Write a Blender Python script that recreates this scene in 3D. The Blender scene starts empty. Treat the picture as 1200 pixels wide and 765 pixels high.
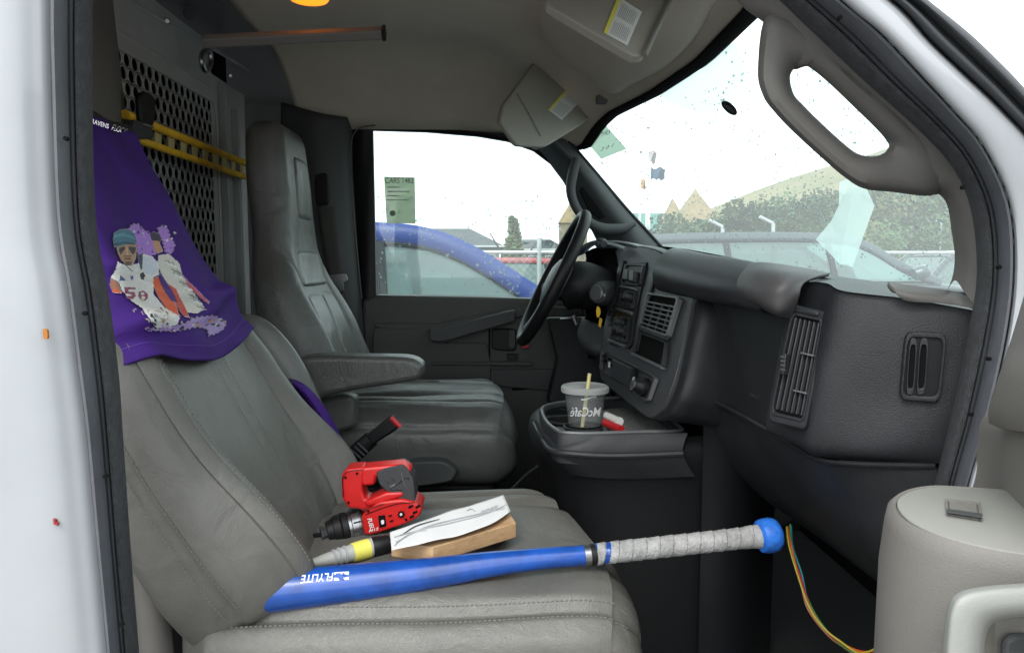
import bpy, bmesh, math, random
import numpy as np
from mathutils import Vector, Matrix, noise
from mathutils.bvhtree import BVHTree
random.seed(7)
D = bpy.data; scene = bpy.context.scene; C = scene.collection
R = math.radians

# ------------------------------------------------------------------ camera
CH = 1.5; FPX = 867.0; YAW = R(1.65); PIT = R(5.1)
cd = D.cameras.new('camera'); cam = D.objects.new('camera', cd); C.objects.link(cam); scene.camera = cam
cam.location = (0, 0, CH); cam.rotation_euler = (R(90) - PIT, 0, -YAW)
cd.lens = FPX / 1200 * 36; cd.sensor_width = 36; cd.clip_start = 0.02; cd.clip_end = 2000
# ------------------------------------------------------------------ world, sun, exposure (overcast)
w = D.worlds.new("World"); scene.world = w; w.use_nodes = True
nt = w.node_tree; nt.nodes.clear()
out = nt.nodes.new('ShaderNodeOutputWorld'); bg = nt.nodes.new('ShaderNodeBackground')
sky = nt.nodes.new('ShaderNodeTexSky'); sky.sky_type = 'NISHITA'; sky.sun_disc = False
SUN_EL, SUN_AZ = R(48), R(200)
sky.sun_elevation = SUN_EL; sky.sun_rotation = SUN_AZ; sky.dust_density = 4; sky.air_density = 1.6
hs = nt.nodes.new('ShaderNodeHueSaturation'); hs.inputs['Saturation'].default_value = 0.12
mixc = nt.nodes.new('ShaderNodeMix'); mixc.data_type = 'RGBA'; mixc.inputs[0].default_value = 0.55
mixc.inputs[7].default_value = (13.5, 14.4, 15.0, 1)      # even cloud deck
bg.inputs['Strength'].default_value = 0.12
nt.links.new(sky.outputs[0], hs.inputs['Color']); nt.links.new(hs.outputs[0], mixc.inputs[6])
nt.links.new(mixc.outputs[2], bg.inputs[0]); nt.links.new(bg.outputs[0], out.inputs[0])
sl = D.lights.new('sun', 'SUN'); so = D.objects.new('sun', sl); C.objects.link(so)
sl.energy = 0.8; sl.angle = R(25); sl.color = (1, .97, .93)
sd = Vector((math.sin(SUN_AZ) * math.cos(SUN_EL), math.cos(SUN_AZ) * math.cos(SUN_EL), math.sin(SUN_EL)))
so.rotation_euler = (-sd).to_track_quat('-Z', 'Y').to_euler()
scene.view_settings.view_transform = 'Standard'; scene.view_settings.look = 'None'
scene.view_settings.exposure = 1.1; scene.view_settings.gamma = 1
scene.render.engine = 'CYCLES'; cy = scene.cycles
cy.max_bounces = 10; cy.diffuse_bounces = 6; cy.glossy_bounces = 3; cy.transmission_bounces = 6; cy.transparent_max_bounces = 24
cy.use_denoising = True; cy.caustics_reflective = False; cy.caustics_refractive = False

# ------------------------------------------------------------------ measuring helpers (photo pixel + known distance -> point)
_F = Vector((math.sin(YAW) * math.cos(PIT), math.cos(YAW) * math.cos(PIT), -math.sin(PIT)))
_R = Vector((math.cos(YAW), -math.sin(YAW), 0)); _U = _R.cross(_F); CP = Vector((0, 0, CH))
def ray(u, v): return (_F + _R * ((u - 600) / FPX) + _U * ((382.5 - v) / FPX))
def P(u, v, y): d = ray(u, v); return CP + d * (y / d.y)
def PX(u, v, x): d = ray(u, v); return CP + d * (x / d.x)
def PZ(u, v, z): d = ray(u, v); return CP + d * (z / d.z)        # z relative to the camera height
def PN(u, v, o, n): d = ray(u, v); return CP + d * ((o - CP).dot(n) / d.dot(n))
def cast(u, v, bvh):
    d = ray(u, v).normalized(); h = bvh.ray_cast(CP, d)
    return (h[0], h[1] if h[1].dot(d) < 0 else -h[1]) if h[0] else (None, None)

# ------------------------------------------------------------------ materials
MATS = {}
def mat(name, col, rough=.6, metal=0, bump=0, bscale=200, spec=.5, var=0, vscale=8, col2=None, coat=0, emit=None, alpha=None, kind='noise', sheen=0, stretch=None, crease=0):
    if name in MATS: return MATS[name]
    m = D.materials.new(name); m.use_nodes = True; n = m.node_tree.nodes; l = m.node_tree.links
    b = n['Principled BSDF']; b.inputs['Base Color'].default_value = (*col, 1)
    b.inputs['Roughness'].default_value = rough; b.inputs['Metallic'].default_value = metal
    b.inputs['Specular IOR Level'].default_value = spec; b.inputs['Coat Weight'].default_value = coat
    b.inputs['Sheen Weight'].default_value = sheen
    if emit: b.inputs['Emission Color'].default_value = (*emit[:3], 1); b.inputs['Emission Strength'].default_value = emit[3]
    tc = n.new('ShaderNodeTexCoord'); src = tc.outputs['Object']
    if stretch:
        mp = n.new('ShaderNodeMapping'); mp.inputs['Scale'].default_value = stretch; l.new(src, mp.inputs[0]); src = mp.outputs[0]
    if var or col2:
        t = n.new('ShaderNodeTexNoise'); t.inputs['Scale'].default_value = vscale; t.inputs['Detail'].default_value = 6; t.inputs['Roughness'].default_value = .65
        l.new(src, t.inputs['Vector'])
        r = n.new('ShaderNodeValToRGB'); r.color_ramp.elements[0].position = .35; r.color_ramp.elements[1].position = .65
        c2 = col2 or tuple(min(1, c * (1 + var)) for c in col); c1 = col if col2 else tuple(c * (1 - var) for c in col)
        r.color_ramp.elements[0].color = (*c1, 1); r.color_ramp.elements[1].color = (*c2, 1)
        l.new(t.outputs[0], r.inputs[0]); l.new(r.outputs[0], b.inputs['Base Color'])
        mr = n.new('ShaderNodeMapRange'); mr.inputs[3].default_value = max(.05, rough - .07); mr.inputs[4].default_value = min(1, rough + .08)
        l.new(t.outputs[0], mr.inputs[0]); l.new(mr.outputs[0], b.inputs['Roughness'])
    if bump:
        bp = n.new('ShaderNodeBump'); bp.inputs['Strength'].default_value = bump; bp.inputs['Distance'].default_value = .002
        if kind == 'voronoi':
            t = n.new('ShaderNodeTexVoronoi'); t.feature = 'DISTANCE_TO_EDGE'
        else:
            t = n.new('ShaderNodeTexNoise'); t.inputs['Detail'].default_value = 4
        t.inputs['Scale'].default_value = bscale; l.new(src, t.inputs['Vector']); l.new(t.outputs[0], bp.inputs['Height']); l.new(bp.outputs[0], b.inputs['Normal'])
        if crease:
            t2 = n.new('ShaderNodeTexNoise'); t2.inputs['Scale'].default_value = 11; t2.inputs['Detail'].default_value = 5; t2.inputs['Distortion'].default_value = 1.2; l.new(src, t2.inputs['Vector'])
            b2 = n.new('ShaderNodeBump'); b2.inputs['Strength'].default_value = crease; b2.inputs['Distance'].default_value = .02; l.new(t2.outputs[0], b2.inputs['Height']); l.new(b2.outputs[0], bp.inputs['Normal'])
    MATS[name] = m; return m
def glassmat(name, tint, film=.05, filmcol=(.8, .85, .83), rough=.02, diff=False):
    m = D.materials.new(name); m.use_nodes = True; n = m.node_tree.nodes; l = m.node_tree.links; n.clear()
    o = n.new('ShaderNodeOutputMaterial'); tr = n.new('ShaderNodeBsdfTransparent'); tr.inputs[0].default_value = (*tint, 1)
    gl = n.new('ShaderNodeBsdfGlossy'); gl.inputs['Roughness'].default_value = rough
    fr = n.new('ShaderNodeLayerWeight'); fr.inputs[0].default_value = .5
    pw = n.new('ShaderNodeMath'); pw.operation = 'POWER'; pw.inputs[1].default_value = 5; l.new(fr.outputs['Facing'], pw.inputs[0])
    ad = n.new('ShaderNodeMath'); ad.operation = 'MULTIPLY_ADD'; ad.inputs[1].default_value = .8; ad.inputs[2].default_value = .04; l.new(pw.outputs[0], ad.inputs[0])
    m1 = n.new('ShaderNodeMixShader'); l.new(ad.outputs[0], m1.inputs[0]); l.new(tr.outputs[0], m1.inputs[1]); l.new(gl.outputs[0], m1.inputs[2])
    tl = n.new('ShaderNodeBsdfTranslucent'); tl.inputs[0].default_value = (*filmcol, 1)
    m2 = n.new('ShaderNodeMixShader'); m2.inputs[0].default_value = film
    l.new(m1.outputs[0], m2.inputs[1]); l.new(tl.outputs[0], m2.inputs[2])
    if diff:
        df = n.new('ShaderNodeBsdfDiffuse'); df.inputs[0].default_value = (*filmcol, 1); m3 = n.new('ShaderNodeMixShader'); l.new(tl.outputs[0], m3.inputs[1]); l.new(df.outputs[0], m3.inputs[2]); l.new(m3.outputs[0], m2.inputs[2])
    l.new(m2.outputs[0], o.inputs[0])
    MATS[name] = m; return m
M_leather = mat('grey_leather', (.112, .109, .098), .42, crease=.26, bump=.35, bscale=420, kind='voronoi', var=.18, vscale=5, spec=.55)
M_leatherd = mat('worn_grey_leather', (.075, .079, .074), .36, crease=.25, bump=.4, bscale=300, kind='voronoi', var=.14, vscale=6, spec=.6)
M_leatherw = mat('shiny_leather_insert', (.105, .112, .104), .33, crease=.2, bump=.3, bscale=420, kind='voronoi', var=.1, vscale=5, spec=.6)
M_stitch = mat('stitch_thread', (.17, .165, .15), .8)
M_dash = mat('charcoal_dash_plastic', (.016, .0175, .020), .46, bump=.5, bscale=650, var=.28, vscale=9, spec=.4)
M_dash2 = mat('charcoal_panel_plastic', (.022, .024, .027), .42, bump=.4, bscale=650, var=.22, vscale=7, spec=.4)
M_black = mat('black_plastic', (.007, .007, .008), .5, bump=.1, bscale=700, spec=.3)
M_void = mat('matte_black', (.006, .006, .006), .95, spec=.1)
M_trimb = mat('brown_grey_trim', (.118, .112, .104), .6, bump=.25, bscale=800, var=.06, vscale=6)
M_trimg = mat('dark_grey_trim', (.050, .054, .055), .6, bump=.25, bscale=800, var=.08, vscale=6)
M_door = mat('door_trim_grey', (.060, .064, .060), .6, bump=.25, bscale=700, var=.08, vscale=4)
M_head = mat('headliner_cloth', (.66, .61, .51), .95, bump=.4, bscale=1500, var=.07, vscale=3, spec=.15)
M_visor = mat('visor_vinyl', (.30, .285, .25), .7, bump=.3, bscale=900, var=.05)
M_white = mat('white_van_paint', (.33, .345, .36), .3, var=.05, vscale=3, coat=.5, bump=.03, bscale=5)
M_seal = mat('rubber_seal', (.030, .032, .036), .65, bump=.3, bscale=500, var=.15, vscale=20)
M_sealflock = mat('flocked_seal_lip', (.045, .048, .052), .9, bump=1.0, bscale=450, kind='voronoi', var=.3, vscale=90)
M_sealout = mat('grey_seal_flange', (.085, .09, .10), .55, bump=.2, bscale=400, var=.12, vscale=14)
M_part = mat('painted_partition_steel', (.36, .37, .365), .42, var=.1, vscale=5, bump=.05, bscale=60)
M_beige = mat('beige_door_trim', (.165, .156, .141), .6, bump=.3, bscale=800, var=.04)
M_beige2 = mat('pale_handle_plastic', (.26, .265, .245), .5, bump=.15, bscale=900, var=.04)
M_yellow = mat('yellow_rail_paint', (.78, .47, .03), .4, var=.2, vscale=30)
M_purple = mat('purple_jersey', (.045, .012, .16), .75, bump=.5, bscale=900, var=.1, vscale=10, spec=.25)
M_blackcloth = mat('black_waistband', (.01, .01, .012), .85, bump=.4, bscale=900)
M_red = mat('red_tool_shell', (.55, .012, .012), .38, bump=.1, bscale=400, var=.12, vscale=20)
M_grip = mat('grey_rubber_grip', (.035, .037, .04), .7, bump=.4, bscale=600)
M_steel = mat('brushed_steel', (.35, .35, .36), .3, metal=1, var=.2, vscale=30)
M_chrome = mat('chrome', (.6, .6, .6), .15, metal=1)
M_bat = mat('blue_bat_lacquer', (.005, .055, .28), .32, var=.30, vscale=22, coat=.4, bump=.1, bscale=60)
M_tape = mat('grey_grip_tape', (.30, .30, .295), .95, bump=1.0, bscale=330, var=.28, vscale=45)
M_wood = mat('sawn_pine', (.52, .34, .18), .7, bump=.3, bscale=60, col2=(.40, .24, .12), vscale=6, stretch=(2, 14, 30))
M_paper = mat('white_paper', (.68, .68, .68), .8)
M_ink = mat('dark_ink', (.03, .03, .035), .8)
M_inkg = mat('faint_grey_ink', (.33, .34, .36), .8)
M_print = mat('white_print', (.75, .75, .75), .6)
M_lyel = mat('yellow_label', (.75, .70, .12), .6)
M_green = mat('green_window_decal', (.22, .28, .23), .8)
M_paleg = mat('pale_decal', (.55, .62, .56), .8)
M_redp = mat('red_plastic', (.45, .01, .015), .4)
M_silver = mat('grey_silver_plastic', (.12, .125, .13), .4, metal=.2)
M_plasw = mat('white_plastic', (.62, .62, .58), .4)
M_asph = mat('wet_concrete_lot', (.22, .215, .205), .9, bump=.6, bscale=60, var=.2, vscale=1.5)
M_carpet = mat('black_floor_mat', (.012, .012, .013), .9, bump=.8, bscale=300, var=.2, vscale=20)
M_belt = mat('grey_belt_webbing', (.055, .055, .05), .8, bump=.5, bscale=900)
G_wind = glassmat('windscreen_glass', (.80, .93, .90), .16)  # translucent film: wet glass, plus glare haze put into the colour
G_side = glassmat('side_glass', (.88, .95, .93), .035)
G_car = glassmat('car_glass', (.34, .47, .45), .42, (.42, .56, .54), diff=True)
G_cup = glassmat('clear_cup_plastic', (.88, .90, .90), .20, (.85, .87, .87), rough=.08, diff=True)
G_lid = glassmat('frosted_lid_plastic', (.60, .61, .60), .65, (.85, .86, .85), rough=.2, diff=True)
G_carws = glassmat('painted_reflection_glass', (.35, .45, .43), .5, (.6, .72, .7))  # pale film colour stands in for sky reflected in car windscreens
M_drop = glassmat('water_drop', (.62, .68, .68), .25, rough=.05)

# ------------------------------------------------------------------ object helpers
ORG = {}
def thing(name, label, cat, loc, group=None, kind=None):
    o = D.objects.new(name, None); C.objects.link(o); o.location = loc; o.empty_display_size = .1
    o['label'] = label; o['category'] = cat
    if group: o['group'] = group
    ORG[o.name] = Vector(loc); return o
def org(o): return ORG.get(o.name, Vector((0, 0, 0))) if o else Vector((0, 0, 0))
def mk(name, verts, faces, m, parent=None, smooth=True, label=None, kind=None, bevel=0, seg=2, sub=0, solid=0, mats=None, fm=None):
    o3 = org(parent); me = D.meshes.new(name)
    me.from_pydata([tuple(Vector(v) - o3) for v in verts], [], faces)
    if mats:
        for q in mats: me.materials.append(q)
        if fm is not None: me.polygons.foreach_set('material_index', fm)
    else: me.materials.append(m)
    bm = bmesh.new(); bm.from_mesh(me); bmesh.ops.recalc_face_normals(bm, faces=bm.faces); bm.to_mesh(me); bm.free()
    if smooth: me.polygons.foreach_set('use_smooth', [True] * len(me.polygons))
    me.update()
    o = D.objects.new(name, me); C.objects.link(o)
    if parent: o.parent = parent; ORG[o.name] = o3
    if label: o['label'] = label
    if kind: o['kind'] = kind
    if solid: md = o.modifiers.new('s', 'SOLIDIFY'); md.thickness = solid; md.offset = 0
    if sub: md = o.modifiers.new('u', 'SUBSURF'); md.levels = md.render_levels = sub
    if bevel:
        md = o.modifiers.new('b', 'BEVEL'); md.width = bevel; md.segments = seg; md.limit_method = 'ANGLE'; md.angle_limit = R(35)
        if smooth: md.harden_normals = False
    if smooth and (bevel or not sub):
        try: me.set_sharp_from_angle(angle=R(38))
        except Exception: pass
    return o
def tag(o, label, cat, group=None):
    o['label'] = label; o['category'] = cat
    if group: o['group'] = group
    return o
def cr(p, t):                                  # Catmull-Rom through a list of vectors / floats
    n = len(p) - 1; x = max(0, min(n - 1e-9, t * n)); i = int(x); f = x - i
    a = p[max(i - 1, 0)]; b = p[i]; c = p[min(i + 1, n)]; d = p[min(i + 2, n)]
    return b * 1.0 + (c - a) * (.5 * f) + (a * 2 - b * 5 + c * 4 - d) * (.5 * f * f) + (b * 3 - a - c * 3 + d) * (.5 * f ** 3)
def curve(pts, n): return [cr(pts, i / (n - 1)) for i in range(n)]
def gridmesh(g, closed=False):
    nr, nc = len(g), len(g[0]); V = [p for r in g for p in r]; Fc = []
    for i in range(nr - 1):
        for j in range(nc if closed else nc - 1):
            k = (j + 1) % nc; Fc.append((i * nc + j, i * nc + k, (i + 1) * nc + k, (i + 1) * nc + j))
    return V, Fc
def patch(name, rows, m, parent=None, nu=24, nv=24, solid=0, **k):
    rr = [curve(r, nu) for r in rows]; cols = [curve([r[j] for r in rr], nv) for j in range(nu)]
    V, Fc = gridmesh([[cols[j][i] for j in range(nu)] for i in range(nv)])
    return mk(name, V, Fc, m, parent, solid=solid, **k)
def tube(name, pts, r, m, parent=None, n=12, seg=None, flat=None, caps=True, **k):
    if seg: pts = curve([Vector(p) for p in pts], seg)
    pts = [Vector(p) for p in pts]; N = len(pts); rs = r if isinstance(r, (list, tuple)) else [r] * N
    if len(rs) != N: rs = [cr(list(rs), i / (N - 1)) for i in range(N)]
    V = []; Fc = []; up = None
    for i, p in enumerate(pts):
        t = (pts[min(i + 1, N - 1)] - pts[max(i - 1, 0)]).normalized()
        if up is None:
            up = Vector((0, 0, 1)) if abs(t.z) < .9 else Vector((0, 1, 0))
            if flat: up = Vector(flat[1])
        a = (up - t * up.dot(t)).normalized(); b = t.cross(a); up = a
        for j in range(n):
            q = 2 * math.pi * j / n; V.append(p + a * (math.cos(q) * rs[i] * (flat[0] if flat else 1)) + b * (math.sin(q) * rs[i]))
    for i in range(N - 1):
        for j in range(n): k2 = (j + 1) % n; Fc.append((i * n + j, i * n + k2, (i + 1) * n + k2, (i + 1) * n + j))
    if caps: Fc += [tuple(range(n)), tuple(range((N - 1) * n, N * n))]
    if name is None: return V, Fc
    return mk(name, V, Fc, m, parent, **k)
def lathe(name, a, b, prof, m, parent=None, n=28, **k):   # prof: list of (fraction along a->b, radius)
    a = Vector(a); b = Vector(b); ax = (b - a); t = ax.normalized(); up = Vector((0, 0, 1)) if abs(t.z) < .9 else Vector((1, 0, 0))
    e = (up - t * up.dot(t)).normalized(); f = t.cross(e); V = []; Fc = []
    for (q, r) in prof:
        for j in range(n): g = 2 * math.pi * j / n; V.append(a + ax * q + e * (math.cos(g) * r) + f * (math.sin(g) * r))
    for i in range(len(prof) - 1):
        for j in range(n): k2 = (j + 1) % n; Fc.append((i * n + j, i * n + k2, (i + 1) * n + k2, (i + 1) * n + j))
    Fc += [tuple(range(n)), tuple(range((len(prof) - 1) * n, len(prof) * n))]
    if name is None: return V, Fc
    return mk(name, V, Fc, m, parent, **k)
def box(name, c, s, m, parent=None, rot=None, bevel=.004, taper=1, **k):
    V, Fc = boxvf(c, s, rot, taper); return mk(name, V, Fc, m, parent, bevel=bevel, **k)
def boxvf(c, s, rot=None, taper=1):
    M = Matrix.Rotation(rot, 3, 'Z') if isinstance(rot, float) else (rot or Matrix.Identity(3)); V = []
    for z in (-1, 1):
        q = taper if z > 0 else 1
        for (x, y) in ((-1, -1), (1, -1), (1, 1), (-1, 1)): V.append(Vector(c) + M @ Vector((x * s[0] / 2 * q, y * s[1] / 2 * q, z * s[2] / 2)))
    return V, [(0, 3, 2, 1), (4, 5, 6, 7), (0, 1, 5, 4), (1, 2, 6, 5), (2, 3, 7, 6), (3, 0, 4, 7)]
class MB:                                       # many shapes joined in one mesh
    def __init__(s): s.V = []; s.F = []; s.M = []
    def add(s, vf, mi=0):
        o = len(s.V); s.V += list(vf[0]); s.F += [tuple(i + o for i in f) for f in vf[1]]; s.M += [mi] * len(vf[1]); return s
    def build(s, name, m, parent=None, **k):
        if isinstance(m, list): return mk(name, s.V, s.F, None, parent, mats=m, fm=s.M, **k)
        return mk(name, s.V, s.F, m, parent, **k)
def prism_vf(pts, vec):
    n = len(pts); V = list(pts) + [p + vec for p in pts]
    return V, [tuple(range(n)), tuple(range(n, 2 * n))] + [(i, (i + 1) % n, n + (i + 1) % n, n + i) for i in range(n)]
def smoothpoly(pts, k=6, closed=True):
    n = len(pts); o = []
    for i in range(n):
        p0, p1, p2, p3 = [Vector(pts[(i + q) % n]) for q in (-1, 0, 1, 2)]
        for j in range(k):
            f = j / k; o.append(p1 + (p2 - p0) * (.5 * f) + (p0 * 2 - p1 * 5 + p2 * 4 - p3) * (.5 * f * f) + (p1 * 3 - p0 - p2 * 3 + p3) * (.5 * f ** 3))
    return o
def prism(name, uv, y, depth, m, parent=None, bevel=.003, **k):         # outline at distance y, `depth` metres thick away from viewer
    return mk(name, *prism_vf([P(a, b, y) for a, b in uv], Vector((0, depth, 0))), m, parent, bevel=bevel, **k)
def rrect(pts, r=.25, k=5):                      # round a polygon's corners
    n = len(pts); o = []
    for i in range(n):
        a, b, c = Vector(pts[i - 1]), Vector(pts[i]), Vector(pts[(i + 1) % n])
        s = b + (a - b) * r; e = b + (c - b) * r
        for j in range(k): t = j / (k - 1); o.append((1 - t) ** 2 * s + 2 * t * (1 - t) * b + t * t * e)
    return o
class Plane:                                      # plane through three points; n faces the camera
    def __init__(s, a, b, c):
        s.o = a; s.n = (b - a).cross(c - a).normalized()
        if s.n.dot(CP - a) < 0: s.n = -s.n
    def at(s, u, v, d=0): return PN(u, v, s.o, s.n) + s.n * d
    def prism(s, name, uv, d0, d1, m, parent=None, bevel=.0015, **k):
        return mk(name, *s.vf(uv, d0, d1), m, parent, bevel=bevel, **k)
    def vf(s, uv, d0, d1): return prism_vf([s.at(a, b, d0) for a, b in uv], s.n * (d1 - d0))
def textvf(body, shear=0, bold=0):
    cu = D.curves.new('t', 'FONT'); cu.body = body; cu.size = 1; cu.shear = shear; cu.offset = bold; cu.resolution_u = 3
    cu.align_x = 'CENTER'; cu.align_y = 'CENTER'; ob = D.objects.new('t', cu); C.objects.link(ob)
    bpy.context.view_layer.update(); dg = bpy.context.evaluated_depsgraph_get(); me = ob.evaluated_get(dg).to_mesh()
    V = [v.co.copy() for v in me.vertices]; Fc = [tuple(p.vertices) for p in me.polygons]
    ob.evaluated_get(dg).to_mesh_clear(); D.objects.remove(ob); D.curves.remove(cu); return V, Fc
def text_on(name, body, c, ex, ey, at, m, parent=None, shear=0, bold=0, **k):
    # c: centre pixel, ex: pixel vector for the full text width, ey: pixel vector for one em up; at(u,v)->point
    V, Fc = textvf(body, shear, bold); x0 = min(v.x for v in V); x1 = max(v.x for v in V); L = (x1 - x0); xm = (x0 + x1) / 2; W = []
    for v in V:
        a = (v.x - xm) / L; W.append(at(c[0] + ex[0] * a + ey[0] * v.y, c[1] + ex[1] * a + ey[1] * v.y))
    me = D.meshes.new(name); o3 = org(parent); me.from_pydata([tuple(q - o3) for q in W], [], Fc); me.materials.append(m)
    o = D.objects.new(name, me); C.objects.link(o)
    if parent: o.parent = parent; ORG[o.name] = o3
    for a, b in k.items(): o[a] = b
    return o
def bvh_of(o):
    v = [o.matrix_world @ x.co if False else x.co + org(o) for x in o.data.vertices]
    return BVHTree.FromPolygons(v, [tuple(p.vertices) for p in o.data.polygons])
# ================================================================== THE VAN (root)
van = thing('cargo_van', 'white cargo van seen through its open passenger door, grey leather cab with two seats', 'van', (0, 1.6, 0))

def spow(c, e): return math.copysign(abs(c) ** e, c)
def gs(x, w): return math.exp(-(x / w) ** 2)
# ---------------- seats
class Back:
    def __init__(s, axis, yc, W, T, bol, seams, e=.45, ins=None):
        s.axis = [Vector((x, 0, CH + z)) for x, z in axis]; s.yc = yc; s.W = W; s.T = T; s.bol = bol; s.seams = seams; s.e = e; s.ins = ins
    def frame(s, q):
        p = cr(s.axis, q); d = (cr(s.axis, min(1, q + .01)) - cr(s.axis, max(0, q - .01))).normalized()
        return p, d, Vector((d.z, 0, -d.x))
    def endf(s, q):
        a = 1
        if q > .93: a = math.sqrt(max(0, 1 - ((q - .93) / .072) ** 2))
        if q < .06: a = math.sqrt(max(0, 1 - ((.06 - q) / .065) ** 2)) * .12 + .88
        return max(a, .02)
    def pt(s, q, lat, off, extra=0):
        p, d, n = s.frame(q); return p + n * (off + extra) + Vector((0, s.yc + lat, 0))
    def ring(s, q, ph):
        ef = s.endf(q); W = cr(s.W, q) * (.55 + .45 * ef); T = cr(s.T, q) * (.25 + .75 * ef)
        c, n = math.cos(ph), math.sin(ph); t = spow(c, s.e); o = spow(n, .62)
        lat = W * t; off = T * o
        if n > 0:
            off += s.bol(q) * gs(abs(t) - .82, .17) * ef
            for (fn, dp, wd) in s.seams: off -= dp * gs(t - fn(q), wd) * ef
        else: off *= .8
        if s.e < .45 and abs(t) > .9 and n > -.6: lat -= math.copysign(.006 * gs(o - .12, .10) + .005 * gs(o - .75, .07), t)
        # soft wrinkles
        off += .0022 * noise.noise(Vector((q * 9, t * 3, 1.3))) * ef
        return s.pt(q, lat, off)
    def front(s, q, t, extra=0):
        c = abs(t) ** (1 / s.e); ph = math.acos(max(-1, min(1, math.copysign(c, t))))
        p, d, n = s.frame(q); return s.ring(q, ph) + n * extra
    def mesh(s, name, m, parent, nq=90, nr=200, **k):
        g = [[s.ring(i / (nq - 1), 2 * math.pi * (j + .5) / nr) for j in range(nr)] for i in range(nq)]
        V, Fc = gridmesh(g, True); Fc += [tuple(range(nr)), tuple(range((nq - 1) * nr, nq * nr))]
        return mk(name, V, Fc, m, parent, **k)
def stitches(name, path, m, parent, step=.0065, L=.0038, r=.00062, nrm=None):
    mb = MB(); path = [Vector(p) for p in path]; acc = 0
    for a, b in zip(path, path[1:]):
        l = (b - a).length
        if l < 1e-6: continue
        t = (b - a) / l; x = -acc
        while x < l:
            if x >= 0:
                c = a + t * x; side = t.cross(Vector((.3, .9, .2))).normalized(); up = side.cross(t)
                V = [c + t * (L / 2 * i) + side * (r * j) + up * (r * k) for k in (-1, 1) for i, j in ((-1, -1), (1, -1), (1, 1), (-1, 1))]
                mb.add((V, [(0, 3, 2, 1), (4, 5, 6, 7), (0, 1, 5, 4), (1, 2, 6, 5), (2, 3, 7, 6), (3, 0, 4, 7)]))
            x += step
        acc = l - (x - step) if False else (acc + l) % step
    return mb.build(name, m, parent, smooth=False)
def cushion(name, x0, x1, yc, W, zt, h, m, parent, seamt=(), pleat=None, wr=.004, crown=.012, tilt=.0, na=110, nr=200, seamdepth=.005, ytilt=0, so_=.60, sdep=0, exq=.5, plan=.06, **k):
    g = []
    def f(a, ph):
        e1 = 1 if a < .80 else max(.03, (1 - ((a - .80) / .201) ** 2.4)) ** (1 / 2.4)
        e0 = 1 if a > .08 else .75 + .25 * a / .08
        c, s = math.cos(ph), math.sin(ph); t = spow(c, exq); o = spow(s, exq)
        Wl = W * (.80 + .20 * e1) * e0 if a > .5 else W * (.96 + .04 * a * 2) * e0
        hh = h * (.12 + .88 * e1); z = CH + zt - h - tilt * (1 - a) * 1.0 - .025 * (1 - e1) + hh * o
        lat = Wl * t
        if s > 0:
            z += ytilt * t + crown * (1 - t * t) * e1 + (.008 * gs(abs(t) - .72, .16))
            for (q, dp, wd) in seamt: z -= dp * gs(t - q, wd)
            if pleat:
                for q in pleat: z -= .010 * gs(t - q - .05 * math.sin(a * 2), .035) * min(1, a * 4)
            z += wr * noise.noise(Vector((a * 2.5, t * 5, 4.2))) + wr * .5 * noise.noise(Vector((a * 4, t * 14, 9.2)))
        if abs(t) > .5:
            lat -= math.copysign(seamdepth * gs(o - so_, .07 if so_ < .8 else .03), t); z -= sdep * gs(o - so_, .03)
        x = x0 + (x1 - x0) * a
        if a > .6: x += (-.030 * (abs(t) ** 3) * (a - .6) / .4)
        x -= plan * ((t + 1) / 2) ** 2.2 * max(0, (a - .35) / .65) ** 1.5
        if a > .9: x += -.02 * (abs(o)) ** 2
        return Vector((x, yc + lat, z))
    for i in range(na):
        g.append([f(i / (na - 1), 2 * math.pi * (j + .5) / nr) for j in range(nr)])
    V, Fc = gridmesh(g, True); Fc += [tuple(range(nr)), tuple(range((na - 1) * nr, na * nr))]
    return mk(name, V, Fc, m, parent, **k), f

# passenger seat (near)
ps = D.objects.new('passenger_seat', None); C.objects.link(ps); ps.parent = van; ORG[ps.name] = org(van)
ps['label'] = 'empty passenger seat nearest the open door, stitched grey leather'
psb = Back([(-.360, -.505), (-.455, -.32), (-.535, -.14), (-.61, .04), (-.68, .225)], 1.19,
           [.235, .262, .264, .262, .248, .215, .175, .155, .14], [.088, .085, .076, .066, .056, .05, .045],
           lambda q: (.012 + (.042 * (1 - min(q, 1)) ** .5 - .012) * min(1, max(0, (.74 - q) / .34)) ** 1.2) + .034 * gs(q - .10, .13),
           [(lambda q: -.80 + .1 * q, .005, .022), (lambda q: .62 + .1 * q, .006, .02), (lambda q: -.02 + .06 * q, .0045, .016), (lambda q: .14 + .06 * q, .0045, .016)], e=.42)
b1 = psb.mesh('backrest', M_leather, ps)
c1, cf1 = cushion('seat_cushion', -.43, .248, 1.19, .266, -.452, .085, M_leather, ps, seamt=((.84, .004, .02), (.0, .004, .02), (.16, .004, .02)), pleat=[-.34, .42, -.1, .62], wr=.005, crown=.014, ytilt=.012, tilt=.018, so_=.90, sdep=.010, exq=.36, plan=.13)
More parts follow.
